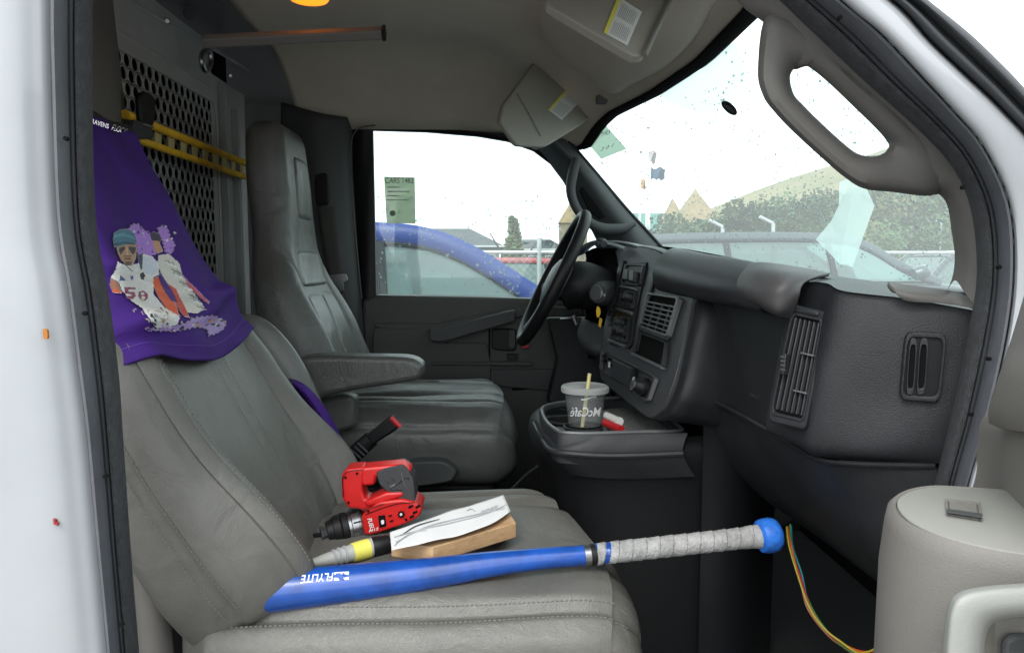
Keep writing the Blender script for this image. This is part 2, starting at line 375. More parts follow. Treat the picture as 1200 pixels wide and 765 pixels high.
# lower valance of the cushion, below the piping
V, Fc = [], []
g = []
for zz, ins in ((-.50, .004), (-.53, -.002), (-.58, .0), (-.64, .012), (-.70, .03)):
    row = []
    for i in range(40):
        ph = 2 * math.pi * i / 40; row.append(Vector((-.115 + (.285 - ins) * spow(math.cos(ph), .35), 1.19 + (.250 - ins) * spow(math.sin(ph), .35), CH + zz)))
    g.append(row)
V, Fc = gridmesh(g, True); mk('seat_skirt', V, Fc, M_leather, ps)
for dt in (.014, -.017):
    stitches('stitching', [cf1(a / 80, math.pi - math.asin((.90 + dt * 2.2) ** (1 / .36))) + Vector((0, -.0008, .0008)) for a in range(4, 78)], M_stitch, ps)
def bpath(fn, dt, q0, q1, ex=.0008, n=70): return [psb.front(q0 + (q1 - q0) * i / n, fn(q0 + (q1 - q0) * i / n) + dt, ex) for i in range(n + 1)]
for fn in (lambda q: -.80 + .1 * q,):
    for dt in (-.045, .045): stitches('stitching', bpath(fn, dt, .06, .52), M_stitch, ps)
for fn in (lambda q: -.02 + .06 * q, lambda q: .14 + .06 * q):
    stitches('stitching', bpath(fn, .028, .06, .52), M_stitch, ps, r=.00045)
def sidept(q, o, back=psb, sgn=-1):
    ph = math.pi - math.asin(min(1, max(-1, math.copysign(abs(o) ** (1 / .62), o)))) if sgn < 0 else math.asin(math.copysign(abs(o) ** (1 / .62), o))
    return back.ring(q, ph) + Vector((0, sgn * .001, 0))
for dq in (.24, -.0):
    stitches('stitching', [sidept(.05 + .5 * i / 70, dq) for i in range(71)], M_stitch, ps)
# seat frame / pedestal
box('seat_pedestal', (-.12, 1.19, CH - .79), (.42, .36, .2), M_black, ps, bevel=.02)
tube('folded_armrest', [P(385, 560, 1.54), P(352, 490, 1.54), P(322, 430, 1.54), P(292, 392, 1.54), P(276, 376, 1.54)], [.04, .055, .055, .047, .018], M_leatherw, ps, n=28, seg=40, flat=(.55, (0, 1, 0)))
tube('recline_trim', [P(172, 640, .99), P(178, 700, .99), P(186, 790, .99)], .022, M_trimb, ps, n=12, seg=16)
# plastic hinge lip where cushion meets backrest
tube('loose_strap', [P(306, 757, .965), P(320, 746, .965), P(334, 738, .965)], .006, M_leather, ps, n=8, seg=10, flat=(.3, (0, 0, 1)))

# driver's seat (far)
ds = D.objects.new('driver_seat', None); C.objects.link(ds); ds.parent = van; ORG[ds.name] = org(van)
ds['label'] = 'high-backed driver seat behind the steering wheel, worn dark grey leather'
dsb = Back([(-.435, -.42), (-.485, -.23), (-.535, -.06), (-.556, .12), (-.572, .35)], 2.0,
           [.23, .25, .25, .245, .225, .18, .155, .145, .13], [.085, .08, .075, .062, .058, .062, .055],
           lambda q: .05 * max(0, 1 - q * 1.6) + .004, [(lambda q: -.62 - max(0, q - .5) * 3, .005 , .03), (lambda q: .62 + max(0, q - .5) * 3, .005, .03)])
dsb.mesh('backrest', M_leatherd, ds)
# front insert panel of the backrest + headrest pad
def inset(name, q0, q1, t0, t1, m, ex=.004, rd=.2):
    n = 26; g = []
    for i in range(n):
        row = []
        for j in range(n):
            a, b = i / (n - 1), j / (n - 1); A = spow(2 * a - 1, 1); Bv = 2 * b - 1
            k = 1 - .16 * abs(A) ** 6; t = t0 + (t1 - t0) * (.5 + .5 * Bv * k)
            q = q0 + (q1 - q0) * (.5 + .5 * A * (1 - .10 * abs(Bv) ** 6)); edge = min(1, 8 * min(a, 1 - a, b, 1 - b))
            row.append(dsb.front(q, t, -.006 + (ex + .006) * math.sin(edge * math.pi / 2)))
        g.append(row)
    V, Fc = gridmesh(g); return mk(name, V, Fc, m, ds)
inset('headrest_pad', .72, .90, -.45, .55, M_leatherd, .005)
inset('shoulder_pad', .46, .62, -.66, .66, M_leatherw, .006)
inset('back_insert', .08, .455, -.60, -.02, M_leatherw); inset('back_insert', .08, .455, .02, .60, M_leatherw)
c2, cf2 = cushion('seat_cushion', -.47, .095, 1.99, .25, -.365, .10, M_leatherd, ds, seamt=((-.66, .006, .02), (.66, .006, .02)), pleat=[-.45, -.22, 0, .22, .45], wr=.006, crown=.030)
stitches('stitching', [cf2(a / 80, math.pi - math.asin(.66 ** 2)) + Vector((0, -.001, .0)) for a in range(10, 74)], M_stitch, ds, step=.012)
box('seat_pedestal', (-.18, 1.99, CH - .72), (.40, .38, .35), M_black, ds, bevel=.02)
# recliner lever shield
prism('seat_side_shield', rrect([(455, 560), (480, 541), (520, 540), (536, 552), (530, 565), (480, 572)], .3), 1.70, .05, M_trimg, ds, bevel=.008)
# armrest on the inboard side
arm_uv = smoothpoly([(342, 430), (352, 420), (380, 417), (430, 418), (475, 419), (492, 425), (496, 434), (490, 445), (465, 450), (420, 457), (385, 464), (362, 474), (352, 468), (344, 450)], 4)
arm_uv = [(q.x, q.y) for q in [Vector((a[0], a[1], 0)) if isinstance(a, tuple) else a for a in arm_uv]] if not isinstance(arm_uv[0], tuple) else arm_uv
prism('armrest', arm_uv, 1.63, .075, M_leatherd, ds, bevel=.016, seg=4)
stitches('stitching', [P(u, v, 1.628) for u, v in ((350, 428), (380, 423), (430, 424), (478, 427), (489, 433), (486, 441))], M_stitch, ds, step=.012)
prism('armrest_bracket', [(362, 470), (400, 462), (417, 465), (417, 500), (395, 508), (372, 500)], 1.70, .05, M_leatherd, ds, bevel=.01)
# buckles
def onaxis(u, v, y): return P(u, v, y)
tube('buckle_sleeve', [P(403, 544, 1.56), P(420, 528, 1.55), P(436, 513, 1.55)], [.017, .018, .017], M_black, ps, n=12, seg=10, flat=(.6, (0, 1, 0)))
for i in range(6):
    a = i / 5; tube('sleeve_rib', [P(404 + 20 * a - 5, 543 - 18 * a - 6, 1.532), P(404 + 20 * a + 7, 543 - 18 * a + 5, 1.532)], .0022, M_trimg, ps, n=6)
tube('buckle', [P(434, 515, 1.55), P(452, 502, 1.55), P(465, 492, 1.55)], [.018, .022, .023], M_black, ps, n=4, flat=(.9, (0, .7, .7)), bevel=.004, smooth=False)
tube('buckle_button', [P(458, 489, 1.537), P(469, 500, 1.537)], .0055, M_redp, ps, n=8)
# ================================================================== body shell, roof, glass
def V2(l, y): return [P(u, v, y) for u, v in l]
# --- door opening: white jamb, rubber seal (one loop round the opening)
inn = [(172, 900), (162, 765), (152, 640), (143, 510), (138, 440), (126, 345), (111, 255), (107, 100), (108, 0), (113, -90), (150, -170), (300, -232), (500, -240), (700, -190), (800, -110), (870, -45), (915, 0), (960, 43), (1017, 97), (1083, 157), (1120, 200), (1140, 250), (1146, 320), (1137, 385), (1117, 482), (1103, 540), (1088, 600), (1070, 680), (1058, 765), (1045, 900)]
outr = [(135, 900), (125, 765), (113, 640), (101, 510), (92, 440), (80, 345), (66, 255), (60, 100), (58, 0), (62, -110), (105, -215), (290, -285), (500, -293), (730, -240), (850, -130), (930, -50), (985, 0), (1033, 40), (1083, 93), (1120, 133), (1153, 173), (1183, 240), (1188, 320), (1179, 398), (1158, 490), (1137, 560), (1122, 620), (1104, 690), (1092, 765), (1080, 900)]
N = 120
ci = curve([Vector((a, b, 0)) for a, b in inn], N); co = curve([Vector((a, b, 0)) for a, b in outr], N)
YI, YO = .80, .735
def band(name, prof, m, par, y0=YI, y1=YO, **k):    # prof: (fraction inner->outer, push toward viewer)
    g = []
    for f, d in prof:
        g.append([P(ci[i].x + (co[i].x - ci[i].x) * f, ci[i].y + (co[i].y - ci[i].y) * f, y0 + (y1 - y0) * f - d) for i in range(N)])
    V, Fc = gridmesh(g); return mk(name, V, Fc, m, par, **k)
band('seal_lip', [(-.03, -.02), (0, 0), (.08, .006), (.2, .012), (.32, .012), (.40, .006), (.42, -.002)], M_sealflock, van, label='flocked rubber bead running round the door opening')
band('seal_flange', [(.40, -.006), (.44, .001), (.5, .004), (.56, -.003), (.6, .003), (.75, .006), (.9, .005), (.97, .001), (1.0, -.01)], M_sealout, van)
hm = MB()
for u, v in ((79, 163), (101, 367), (125, 557), (144, 730), (983, 22), (1127, 220), (1169, 313), (1157, 420), (1136, 485)):
    p = P(u, v, .742); hm.add(lathe(None, p, p + Vector((0, -.004, 0)), [(0, .0022), (1, .0022)], None, n=10))
hm.build('seal_fastener', M_void, van, kind='stuff')
# white jamb / rear quarter panel on the left
rows = []
for f, dy in ((0, 0), (.12, -.012), (.45, -.03), (1.0, -.045)):
    rows.append([P(a - f * (140 + 60 * (1 if f > .9 else 0)), b, .745 + dy) for a, b in [(o.x, o.y) for o in co[:44:3]]])
patch('rear_quarter_panel', rows, M_white, van, nu=50, nv=24, label='glossy white painted panel behind the door opening')
# big outer side so the shell is closed and solid from the side
def outer(name, uv0, uv1, y0, y1, m=M_white, **k): return patch(name, [V2(uv0, y0), V2(uv1, y1)], m, van, nu=40, nv=6, **k)
chip = MB()
for pl, m_, in (((50, 388, 4, 9),), ) if False else (): pass
chips = mk('paint_chip', *prism_vf([P(u, v, .714) for u, v in rrect([(50, 385), (55, 386), (56, 397), (51, 398)], .3)], Vector((0, .003, 0))), mat('rust_orange', (.35, .13, .02), .8), van)
mk('paint_chip', *prism_vf([P(u, v, .716) for u, v in [(62, 608), (65, 609), (65, 612), (68, 613), (67, 616), (63, 614)]], Vector((0, .003, 0))), mat('rust_red', (.25, .02, .02), .8), van)
# right: white A-pillar outer and the black rain rail
wo = [(860, -130), (950, -60), (1043, 0), (1090, 50), (1130, 88), (1167, 123), (1215, 175), (1260, 240), (1290, 330), (1280, 420), (1240, 540), (1200, 700), (1180, 900)]
wi = [(760, -215), (872, -112), (985, 0), (1033, 40), (1083, 93), (1120, 133), (1153, 173), (1183, 240), (1188, 320), (1179, 398), (1158, 490), (1122, 620), (1080, 900)]
wm = [((a[0] + b[0]) / 2, (a[1] + b[1]) / 2) for a, b in zip(wi, wo)]
patch('front_pillar', [V2(wi, .745), V2([(a[0] + (b[0] - a[0]) * .15, a[1] + (b[1] - a[1]) * .15) for a, b in zip(wi, wm)], .728), V2(wm, .722), V2(wo, .735), V2([(a + 3, b - 3) for a, b in wo], .80)], M_white, van, nu=60, nv=20)
ro = [(900, -150), (1000, -70), (1087, 0), (1133, 37), (1168, 70), (1200, 103), (1250, 160), (1300, 235), (1330, 330)]
ri = wo[:9]
rmid = lambda f: [(a[0] + (b[0] - a[0]) * f, a[1] + (b[1] - a[1]) * f) for a, b in zip(ri, ro)]
patch('rain_rail', [V2(rmid(0), .75), V2(rmid(.12), .728), V2(rmid(.35), .722), V2(rmid(.45), .735), V2(rmid(.6), .728), V2(rmid(.85), .722), V2(rmid(1), .74), V2(rmid(1), .80)], M_seal, van, nu=50, nv=40)
# --- near front pillar trim with moulded grab handle
tl = [(840, -40), (868, 5), (900, 32), (906, 60), (928, 81), (946, 78), (960, 86), (1012, 136), (1036, 161), (1043, 176), (1040, 198), (1068, 216), (1098, 226), (1110, 240), (1115, 270), (1119, 300), (1116, 325), (1108, 345)]
tr = [(880, -50), (918, -5), (938, 22), (962, 45), (978, 58), (992, 72), (1035, 112), (1060, 134), (1075, 148), (1090, 163), (1108, 184), (1125, 205), (1136, 225), (1143, 255), (1150, 290), (1150, 325), (1146, 362)]
tmm = [((a[0] + b[0]) / 2, (a[1] + b[1]) / 2) for a, b in zip(tl, tr)]
patch('front_pillar_trim', [V2(tl, .90), V2(tl, .868), V2([(a[0] * .9 + b[0] * .1, a[1] * .9 + b[1] * .1) for a, b in zip(tl, tr)], .856), V2(tmm, .838), V2(tr, .825)], M_trimb, van, nu=90, nv=26, label='brown grey pillar trim with moulded grab handle')
hol = [(926, 90), (930, 110), (942, 124), (960, 142), (985, 165), (1003, 179), (1018, 183), (1033, 181), (1041, 173), (1040, 163), (1020, 144), (1000, 125), (975, 101), (955, 84), (943, 77), (933, 79)]
hou = [(888, 80), (894, 112), (908, 132), (930, 155), (965, 187), (990, 208), (1012, 221), (1045, 225), (1098, 228), (1118, 195), (1080, 152), (1048, 120), (1012, 90), (985, 62), (950, 25), (900, 15)]
hol_s = smoothpoly([Vector((*q, 0)) for q in hol], 5); hou_s = smoothpoly([Vector((*q, 0)) for q in hou], 5); g = []
for f, dy in ((0, .035), (0, .012), (.03, .005), (.10, -.001), (.3, -.006), (.6, -.006), (.82, -.002), (.94, .005), (1.0, .016), (.99, .035)):
    g.append([P(a.x + (b.x - a.x) * f, a.y + (b.y - a.y) * f, .848 - .022 * max(0, min(1, (b.x - b.y - 830) / 110)) * f + dy) for a, b in zip(hol_s, hou_s)])
V, Fc = gridmesh(g, True); mk('grab_handle', V, Fc, M_trimb, van)
# --- roof, headliner
def zroof(x, y):
    z = .62
    d = 2.44 - y; z -= .19 * max(0, 1 - d / .30) ** 2.2
    d2 = y - .80; z -= .20 * max(0, 1 - d2 / .25) ** 2
    xe = wx(y); k = max(0, min(1, (x + .10) / (xe + .10))); z -= (.62 - .425) * k ** 1.6 if d > .02 else .02 * k
    return CH + max(z, .36)
def wx(y):                      # plan curve of the windscreen header
    pts = [(.78, .26), (1.0, .385), (1.28, .44), (1.6, .445), (1.9, .41), (2.2, .34), (2.42, .262)]
    for (a, b), (c, d) in zip(pts, pts[1:]):
        if y <= c or c == 2.42: return b + (d - b) * max(0, min(1, (y - a) / (c - a)))
g = []
for i in range(60):
    a = i / 59; row = []
    for j in range(60):
        y = .79 + (2.445 - .79) * j / 59; xr = -.60 + .03 * math.sin(j / 59 * 6); x = xr + (wx(y) - xr) * a
        row.append(Vector((x, y, zroof(x, y))))
    g.append(row)
V, Fc = gridmesh(g); hl = mk('headliner', V, Fc, M_head, van, solid=.012)
hbv = bvh_of(hl)
g = []
for i in range(40):
    a = i / 39; row = []
    for j in range(50):
        y = .70 + (2.56 - .70) * j / 49; x = -3.2 + (3.2 + wx(max(.79, min(2.4, y)))) * a; k = min(1, (y - .70) / .2, (2.56 - y) / .2); row.append(Vector((x, y, CH + .50 + .16 * math.sin(k * math.pi / 2) - .12 * max(0, (x + .1) / .52) ** 2)))
    g.append(row)
V, Fc = gridmesh(g); mk('roof_panel', V, Fc, M_white, van, solid=.004)
# overhead bulge behind the passenger visor
bl = smoothpoly([Vector((u, v, 0)) for u, v in [(632, -40), (634, 30), (652, 62), (680, 84), (708, 104), (726, 108), (745, 96), (790, 70), (830, 20), (850, -60), (740, -140), (650, -110)]], 5)
bc = Vector((735, 0, 0)); g = []
for f, d in ((1.03, -.004), (1.0, .006), (.95, .018), (.85, .026), (.6, .034), (.3, .038), (.02, .038)):
    row = []
    for q in bl:
        w_ = bc + (q - bc) * f; h, n = cast(w_.x, w_.y, hbv)
        row.append(h + (n if n.z < 0 else -n) * d if h else P(w_.x, w_.y, 1.3))
    g.append(row)
V, Fc = gridmesh(g, True); mk('overhead_bulge', V, Fc, M_head, van)
# header seal strip between headliner and glass
hd = [Vector((wx(y) + .006, y, zroof(wx(y), y) - .004)) for y in [.80 + 1.63 * i / 50 for i in range(51)]]
tube('windscreen_header_strip', hd, .021, M_void, van, n=10, flat=(.45, (0, 0, 1)))
# --- windscreen
def wtop(y): return Vector((wx(y) + .012, y, zroof(wx(y), y) - .004))
def wbase(y):
    k = (y - 1.62) / .83; return Vector((1.02 - .26 * k * k, y * 1.0, CH - .13))
g = []
for i in range(24):
    a = i / 23; g.append([wtop(.80 + 1.76 * j / 30).lerp(wbase(.74 + 1.90 * j / 30), a) + Vector((.035, 0, .02)) * math.sin(a * math.pi) for j in range(31)])
V, Fc = gridmesh(g); ws = mk('windscreen', V, Fc, G_wind, van); wsb = bvh_of(ws)
# far front pillar trim with its grab handle
fl = [(668, 166), (690, 192), (712, 218), (735, 245), (758, 270), (778, 291)]
fr_ = [(600, 152), (630, 172), (655, 202), (672, 232), (690, 262), (704, 290)]
patch('front_pillar_trim', [V2(fl, 2.36), V2([(a[0] * .6 + b[0] * .4, a[1] * .6 + b[1] * .4) for a, b in zip(fl, fr_)], 2.33), V2(fr_, 2.40)], M_trimg, van, nu=30, nv=16, solid=.01)
tube('windscreen_side_seal', [P(u, v, 2.35) for u, v in [(664, 163), (690, 193), (712, 219), (735, 246), (758, 271), (776, 291)]], .006, M_black, van, n=8, seg=30)
tube('grab_handle', [P(u, v, 2.31) for u, v in [(676, 186), (671, 205), (669, 225), (676, 245), (690, 260), (706, 268), (728, 268), (744, 262)]], [.014, .016, .015, .014, .015, .018, .016, .008], M_trimg, van, n=14, seg=50)
prism('handle_recess', smoothpoly([Vector((a, b, 0)) for a, b in [(679, 222), (684, 218), (700, 240), (708, 254), (700, 258), (688, 248)]], 4) if False else [(679, 224), (682, 218), (698, 238), (709, 254), (703, 257), (690, 248)], 2.318, .01, M_void, van)
# --- driver door: frame, glass, trim
win = [(437, 153), (500, 155), (560, 160), (595, 166), (625, 177), (645, 192), (660, 212), (680, 245), (700, 278), (712, 300), (712, 352), (441, 346)]
fo = [(408, 138), (500, 141), (562, 146), (600, 152), (632, 164), (656, 182), (674, 205), (694, 240), (716, 274), (730, 296), (730, 366), (416, 362)]
vv = [P(u, v, 2.46) for u, v in fo] + [P(u, v, 2.46) for u, v in win]; n = len(fo)
F1 = [(i, (i + 1) % n, n + (i + 1) % n, n + i) for i in range(n)]
mk('window_frame', vv, F1, M_black, van, solid=.03)
mk('side_window', *prism_vf([P(u, v, 2.50) for u, v in fo], Vector((0, .004, 0))), G_side, van, smooth=False)
tube('frame_highlight_line', [P(u, v, 2.43) for u, v in [(424, 350), (419, 300), (414, 240), (411, 190), (412, 165), (420, 151), (440, 147)]], .0022, M_trimb, van, n=6, seg=30)  # lighter tube stands in for the highlight along the frame edge
dp = [(424, 349), (470, 347), (560, 350), (640, 352), (730, 352), (750, 600), (430, 600)]
prism('driver_door_trim', [(424, 352), (441, 346), (560, 348), (640, 351), (735, 353), (760, 640), (432, 640)], 2.44, .10, M_door, van, bevel=.012, seg=3)
dd = D.objects[[o.name for o in D.objects if o.name.startswith('driver_door_trim')][-1]]
def dpart(name, uv, y, dep, m=M_door, b=.004, **k): return prism(name, uv, y, dep, m, dd, bevel=b, **k)
dpart('upper_roll', [(436, 378), (510, 379), (590, 362), (640, 358), (700, 362), (705, 372), (610, 372), (515, 400), (440, 384)], 2.432, .02, M_door, .006)
dpart('map_pocket', rrect([(437, 384), (505, 386), (520, 402), (570, 402), (575, 425), (575, 450), (437, 446)], .12), 2.425, .03, M_door, .008)
dpart('pull_handle', rrect([(503, 383), (516, 386), (560, 374), (603, 363), (604, 376), (562, 388), (520, 400), (504, 399)], .15), 2.37, .045, M_trimg, .006)
dpart('latch_bezel', rrect([(576, 385), (606, 385), (605, 412), (576, 410)], .2), 2.428, .02, M_black, .004)
dpart('latch_lever', rrect([(596, 386), (604, 388), (604, 408), (596, 408)], .2), 2.415, .02, M_trimg, .003)
dpart('window_switch', [(594, 415), (607, 415), (607, 422), (594, 422)], 2.425, .02, M_black, .001)
dpart('lock_knob', rrect([(611, 400), (620, 399), (621, 408), (612, 409)], .3), 2.425, .02, M_redp, .002)
dpart('switch_shelf', [(505, 424), (623, 424), (625, 429), (505, 428)], 2.418, .03, M_trimg, .003)
dpart('lower_panel', [(575, 432), (668, 432), (664, 452), (640, 458), (574, 452)], 2.43, .02, M_trimg, .004)
tube('trim_joint', [P(573.5, 385, 2.434), P(573.5, 420, 2.434), P(574, 455, 2.434)], .003, M_void, dd, n=6, seg=8)
tube('trim_joint', [P(u, v, 2.436) for u, v in [(668, 372), (668, 400), (664, 430), (655, 446), (640, 453), (600, 456)]], .004, M_void, dd, n=6, seg=20)
# pillar behind the driver, belt
patch('rear_pillar_trim', [V2([(330, 120), (330, 200), (328, 300), (330, 420), (330, 640)], 2.40), V2([(372, 132), (370, 200), (372, 300), (378, 420), (380, 640)], 2.37), V2([(400, 137), (402, 200), (408, 300), (416, 420), (420, 640)], 2.40), V2([(414, 137), (414, 200), (420, 300), (428, 420), (434, 640)], 2.46)], M_trimg, van, nu=20, nv=20, solid=.01)
prism('belt_guide', rrect([(368, 205), (384, 202), (386, 240), (370, 242)], .25), 2.36, .03, M_black, van, bevel=.004)
patch('seat_belt', [V2([(371, 242), (377, 280), (385, 330), (398, 400)], 2.355), V2([(391, 242), (396, 280), (402, 325), (416, 400)], 2.35)], M_belt, van, nu=16, nv=4, solid=.003)
prism('belt_tongue', rrect([(382, 323), (405, 320), (408, 328), (402, 331), (403, 341), (395, 342), (392, 332), (384, 330)], .2), 2.335, .008, M_steel, van, bevel=.001)
# lower sill, floor
box('cab_floor', (-.05, 1.62, CH - .91), (2.3, 1.80, .05), M_carpet, van, bevel=0)
# hidden closed rear body and front bulkhead
box('rear_body', (-2.0, 2.56, CH + .0), (2.9, .03, 1.3), M_white, van, bevel=0)
box('far_side_panel', (-.2, 2.57, CH - .55), (2.4, .04, .75), M_white, van, bevel=0)
box('rear_body', (-2.1, .71, CH + .0), (2.2, .03, 1.3), M_white, van, bevel=0)
box('rear_door', (-3.2, 1.63, CH + .0), (.03, 1.86, 1.3), M_white, van, bevel=0)
box('cargo_floor', (-2.0, 1.63, CH - .9), (2.4, 1.86, .03), M_carpet, van, bevel=0)
box('firewall', (1.03, 1.63, CH - .5), (.03, 1.84, .84), M_void, van, bevel=0)
box('hood', (1.45, 1.63, CH - .16), (.9, 1.86, .06), M_white, van, bevel=.03)
box('front_fender', (1.3, .74, CH - .55), (1.2, .04, .78), M_white, van, bevel=.02)
box('front_fender', (1.3, 2.56, CH - .55), (1.2, .04, .78), M_white, van, bevel=.02)
def wheel(parent, x, y, z, r, wd, m=M_void):
    t = lathe('tyre', (x, y, z), (x, y + wd, z), [(0, r * .6), (0, r * .93), (.12, r), (.88, r), (1, r * .93), (1, r * .6)], mat('tyre_rubber', (.015, .015, .015), .85), parent)
    lathe('rim', (x, y + wd * .05, z), (x, y + wd * .95, z), [(0, .02), (0, r * .5), (.02, r * .62), (.98, r * .62), (1, r * .5), (1, .02)], M_steel, parent)
for x in (1.15, -2.2):
    for y in (.72, 2.34): wheel(van, x, y, .36, .36, .2)
# --- partition with perforated window
XP = -.78; pt = lambda u, v, dx=0: PX(u, v, XP + dx)
def ybar(y, z, dx=0): return Vector((XP + dx, y, CH + z))
hy0, hy1, pz0, pz1 = 1.28, 2.135, -.045, .445; py, pz, hr_ = .036, .0305, .0143
rowsN = int((pz1 - pz0) / pz); mb = MB()
# sheet made of hexagonal cells, each with its hole cut out
for i in range(rowsN):
    zc = pz0 + (i + .5) * pz
    for j in range(int((hy1 - hy0) / py) + 1):
        yc = hy0 + j * py + (py / 2 if i % 2 else 0)
        if yc > hy1: continue
        O = []; I = []; nn = 18
        for k in range(nn):
            a = 2 * math.pi * k / nn; c, s_ = math.cos(a), math.sin(a)
            R_ = min(py / 2 / max(1e-6, abs(c)), 1.0 / max(1e-6, (abs(s_) / (pz * .667) + abs(c) / py * .667)) if True else 1)
            O.append(ybar(yc + c * R_, zc + s_ * R_)); I.append(ybar(yc + c * hr_, zc + s_ * hr_))
        B_ = [p + Vector((-.003, 0, 0)) for p in I]
        mb.add((O + I + B_, [(k, (k + 1) % nn, nn + (k + 1) % nn, nn + k) for k in range(nn)] + [(nn + k, nn + (k + 1) % nn, 2 * nn + (k + 1) % nn, 2 * nn + k) for k in range(nn)]))
mb.build('perforated_screen', M_part, van, smooth=False, label='steel partition screen punched with staggered round holes')
# solid sheet around the screen
def sheet(name, y0, y1, z0, z1, dx=0, th=.004): return box(name, (XP + dx, (y0 + y1) / 2, CH + (z0 + z1) / 2), (th, y1 - y0, z1 - z0), M_part, van, bevel=.0015)
sheet('partition_panel', .80, 1.275, -.9, .60); sheet('partition_panel', 2.135, 2.42, -.9, .52)
sheet('partition_panel', 1.273, 2.137, .44, .60, .002); sheet('partition_panel', 1.273, 2.137, -.9, -.038, .002)
sheet('partition_rib', 2.19, 2.21, -.9, .5, .012, .02); sheet('partition_rib', 2.29, 2.31, -.9, .45, .012, .02)
fr = [ybar(y, z, .004) for y, z in [(1.5, .475), (2.06, .475), (2.13, .455), (2.165, .40), (2.17, .2), (2.17, -.03), (2.15, -.07), (2.10, -.09), (1.8, -.09), (1.4, -.09)]]
tube('screen_frame', fr, .006, M_part, van, n=10, seg=80, flat=(.5, (1, 0, 0)))
tube('partition_top_rail', [pt(90, -38, .006), pt(180, 18, .006), pt(257, 62, .006), pt(300, 88, .006)], .005, M_part, van, n=10, flat=(.5, (1, 0, 0)))
tube('hook', smoothpoly([pt(238, 62, .06), pt(236, 72, .06), pt(241, 83, .06), pt(247, 74, .06), pt(245, 60, .06)], 5), .007, M_steel, van, n=8)
lathe('rail_bolt', pt(222, 16, .0), pt(222, 16, .02), [(0, .016), (1, .016), (1.01, .012)], M_trimg, van, n=16)
for u, v in ((270, 89), (301, 108), (196, 25), (352, 61)): lathe('rivet', pt(u, v, .0), pt(u, v, .012), [(0, .008), (.7, .008), (1, .005)], M_steel, van, n=10)
patch('side_wing_panel', [[PX(100, -40, -.70), PX(100, 140, -.66), PX(100, 400, -.6)], [PX(118, -40, -.74), PX(130, 120, -.70), PX(150, 400, -.64)], [PX(128, -40, -.775), PX(146, 120, -.775), PX(180, 400, -.775)]], M_trimb, van, nu=20, nv=12)
# roof bow + shelf bar seen over the headliner edge
box('added_dark_backing', (XP - .05, 1.70, CH + .1), (.01, 1.40, 1.06), M_void, van, bevel=0)  # black panel added close behind the screen to darken its holes
tube('roof_bar', [P(238, 49, 1.5), P(340, 44, 1.5), P(449, 39, 1.5)], .0145, mat('dull_bar_paint', (.17, .16, .145), .6), van, n=4, smooth=False, bevel=.004)
tube('bar_end_cap', [P(448, 39, 1.5), P(452, 39, 1.5)], .0155, M_black, van, n=4, smooth=False)
# dome lamp (lit)
p = P(362, 1, 1.50); lens = lathe('dome_lamp', p + Vector((0, 0, .03)), p + Vector((0, 0, -.006)), [(0, .045), (.4, .045), (.8, .036), (1, .01)], mat('amber_lamp_lens', (.9, .35, .05), .3, emit=(1, .24, .012, .95)), van, label='glowing amber dome lamp')
# --- sun visors
def visor(name, uv, ya, yb, lab, label_uv, rows_, edge=None):
    c = [P(u, v, y) for (u, v), y in zip(uv[:3], (ya, yb, ya))]
    pl = Plane(P(*uv[0], ya), P(*uv[1], ya + .04), P(*uv[3], yb))
    s = [(q.x, q.y) for q in rrect([Vector((a, b, 0)) for a, b in uv], .12)]
    o = pl.prism(name, s, 0, -.016, M_visor, van, bevel=.005, seg=3, label=lab)
    L = pl.prism('warning_label', label_uv, .0006, .0012, mat('label_white', (.70, .71, .70), .6), o, bevel=0)
    a, b, c_, d = [Vector((*q, 0)) for q in label_uv]
    st = pl.prism('label_stripe', [tuple((a.lerp(b, t))[:2]) for t in (0, 1)] + [tuple((b.lerp(c_, .14))[:2]), tuple((a.lerp(d, .14))[:2])], .0014, .0018, M_lyel, o, bevel=0)
    mb = MB()
    for i in range(rows_):
        for j0, j1 in ((.06, .46), (.54, .94)):
            t = .24 + .68 * i / rows_; e = .02
            q = [a.lerp(d, t).lerp(b.lerp(c_, t), j0), a.lerp(d, t).lerp(b.lerp(c_, t), j1 - .1 * random.random()), a.lerp(d, t + e).lerp(b.lerp(c_, t + e), j1 - .05), a.lerp(d, t + e).lerp(b.lerp(c_, t + e), j0)]
            mb.add(pl.vf([(w_.x, w_.y) for w_ in q], .0014, .0017))
    mb.build('label_print', M_inkg, o, smooth=False); return o, pl
dv, dvp = visor('sun_visor', [(632, 66), (645, 64), (712, 112), (700, 135), (640, 172), (606, 170), (586, 142), (590, 122)], 2.16, 2.28, 'driver sun visor folded up with a small printed label', [(642, 129), (668, 99), (687, 112), (658, 141)], 9)
pv, pvp = visor('sun_visor', [(700, -60), (800, -60), (787, 0), (755, 65), (742, 66), (640, 6), (644, -30)], 1.20, 1.12, 'passenger sun visor with a large printed label', [(707, 39), (724, -3), (752, 15), (735, 54)], 10)
tube('visor_edge', [PN(u, v, pvp.o, pvp.n) + pvp.n * .004 for u, v in ((790, -10), (771, 30), (754, 67))], .0045, M_paleg if False else M_beige, pv, n=8)
tube('visor_fold', [PN(u, v, dvp.o, dvp.n) + dvp.n * .003 for u, v in ((606, 110), (620, 135), (633, 160))], .002, M_visor, dv, n=6)
for (u, v, y) in ((705, 112, 2.0), (775, 48, 1.22)):
    h, n = cast(u, v, hbv); h = h or P(u, v, y); box('visor_clip', h + Vector((0, 0, -.012)), (.03, .03, .022), M_trimb, van, bevel=.004); box('visor_clip', h + Vector((.035, -.02, -.008)), (.035, .02, .014), M_beige, van, bevel=.004)
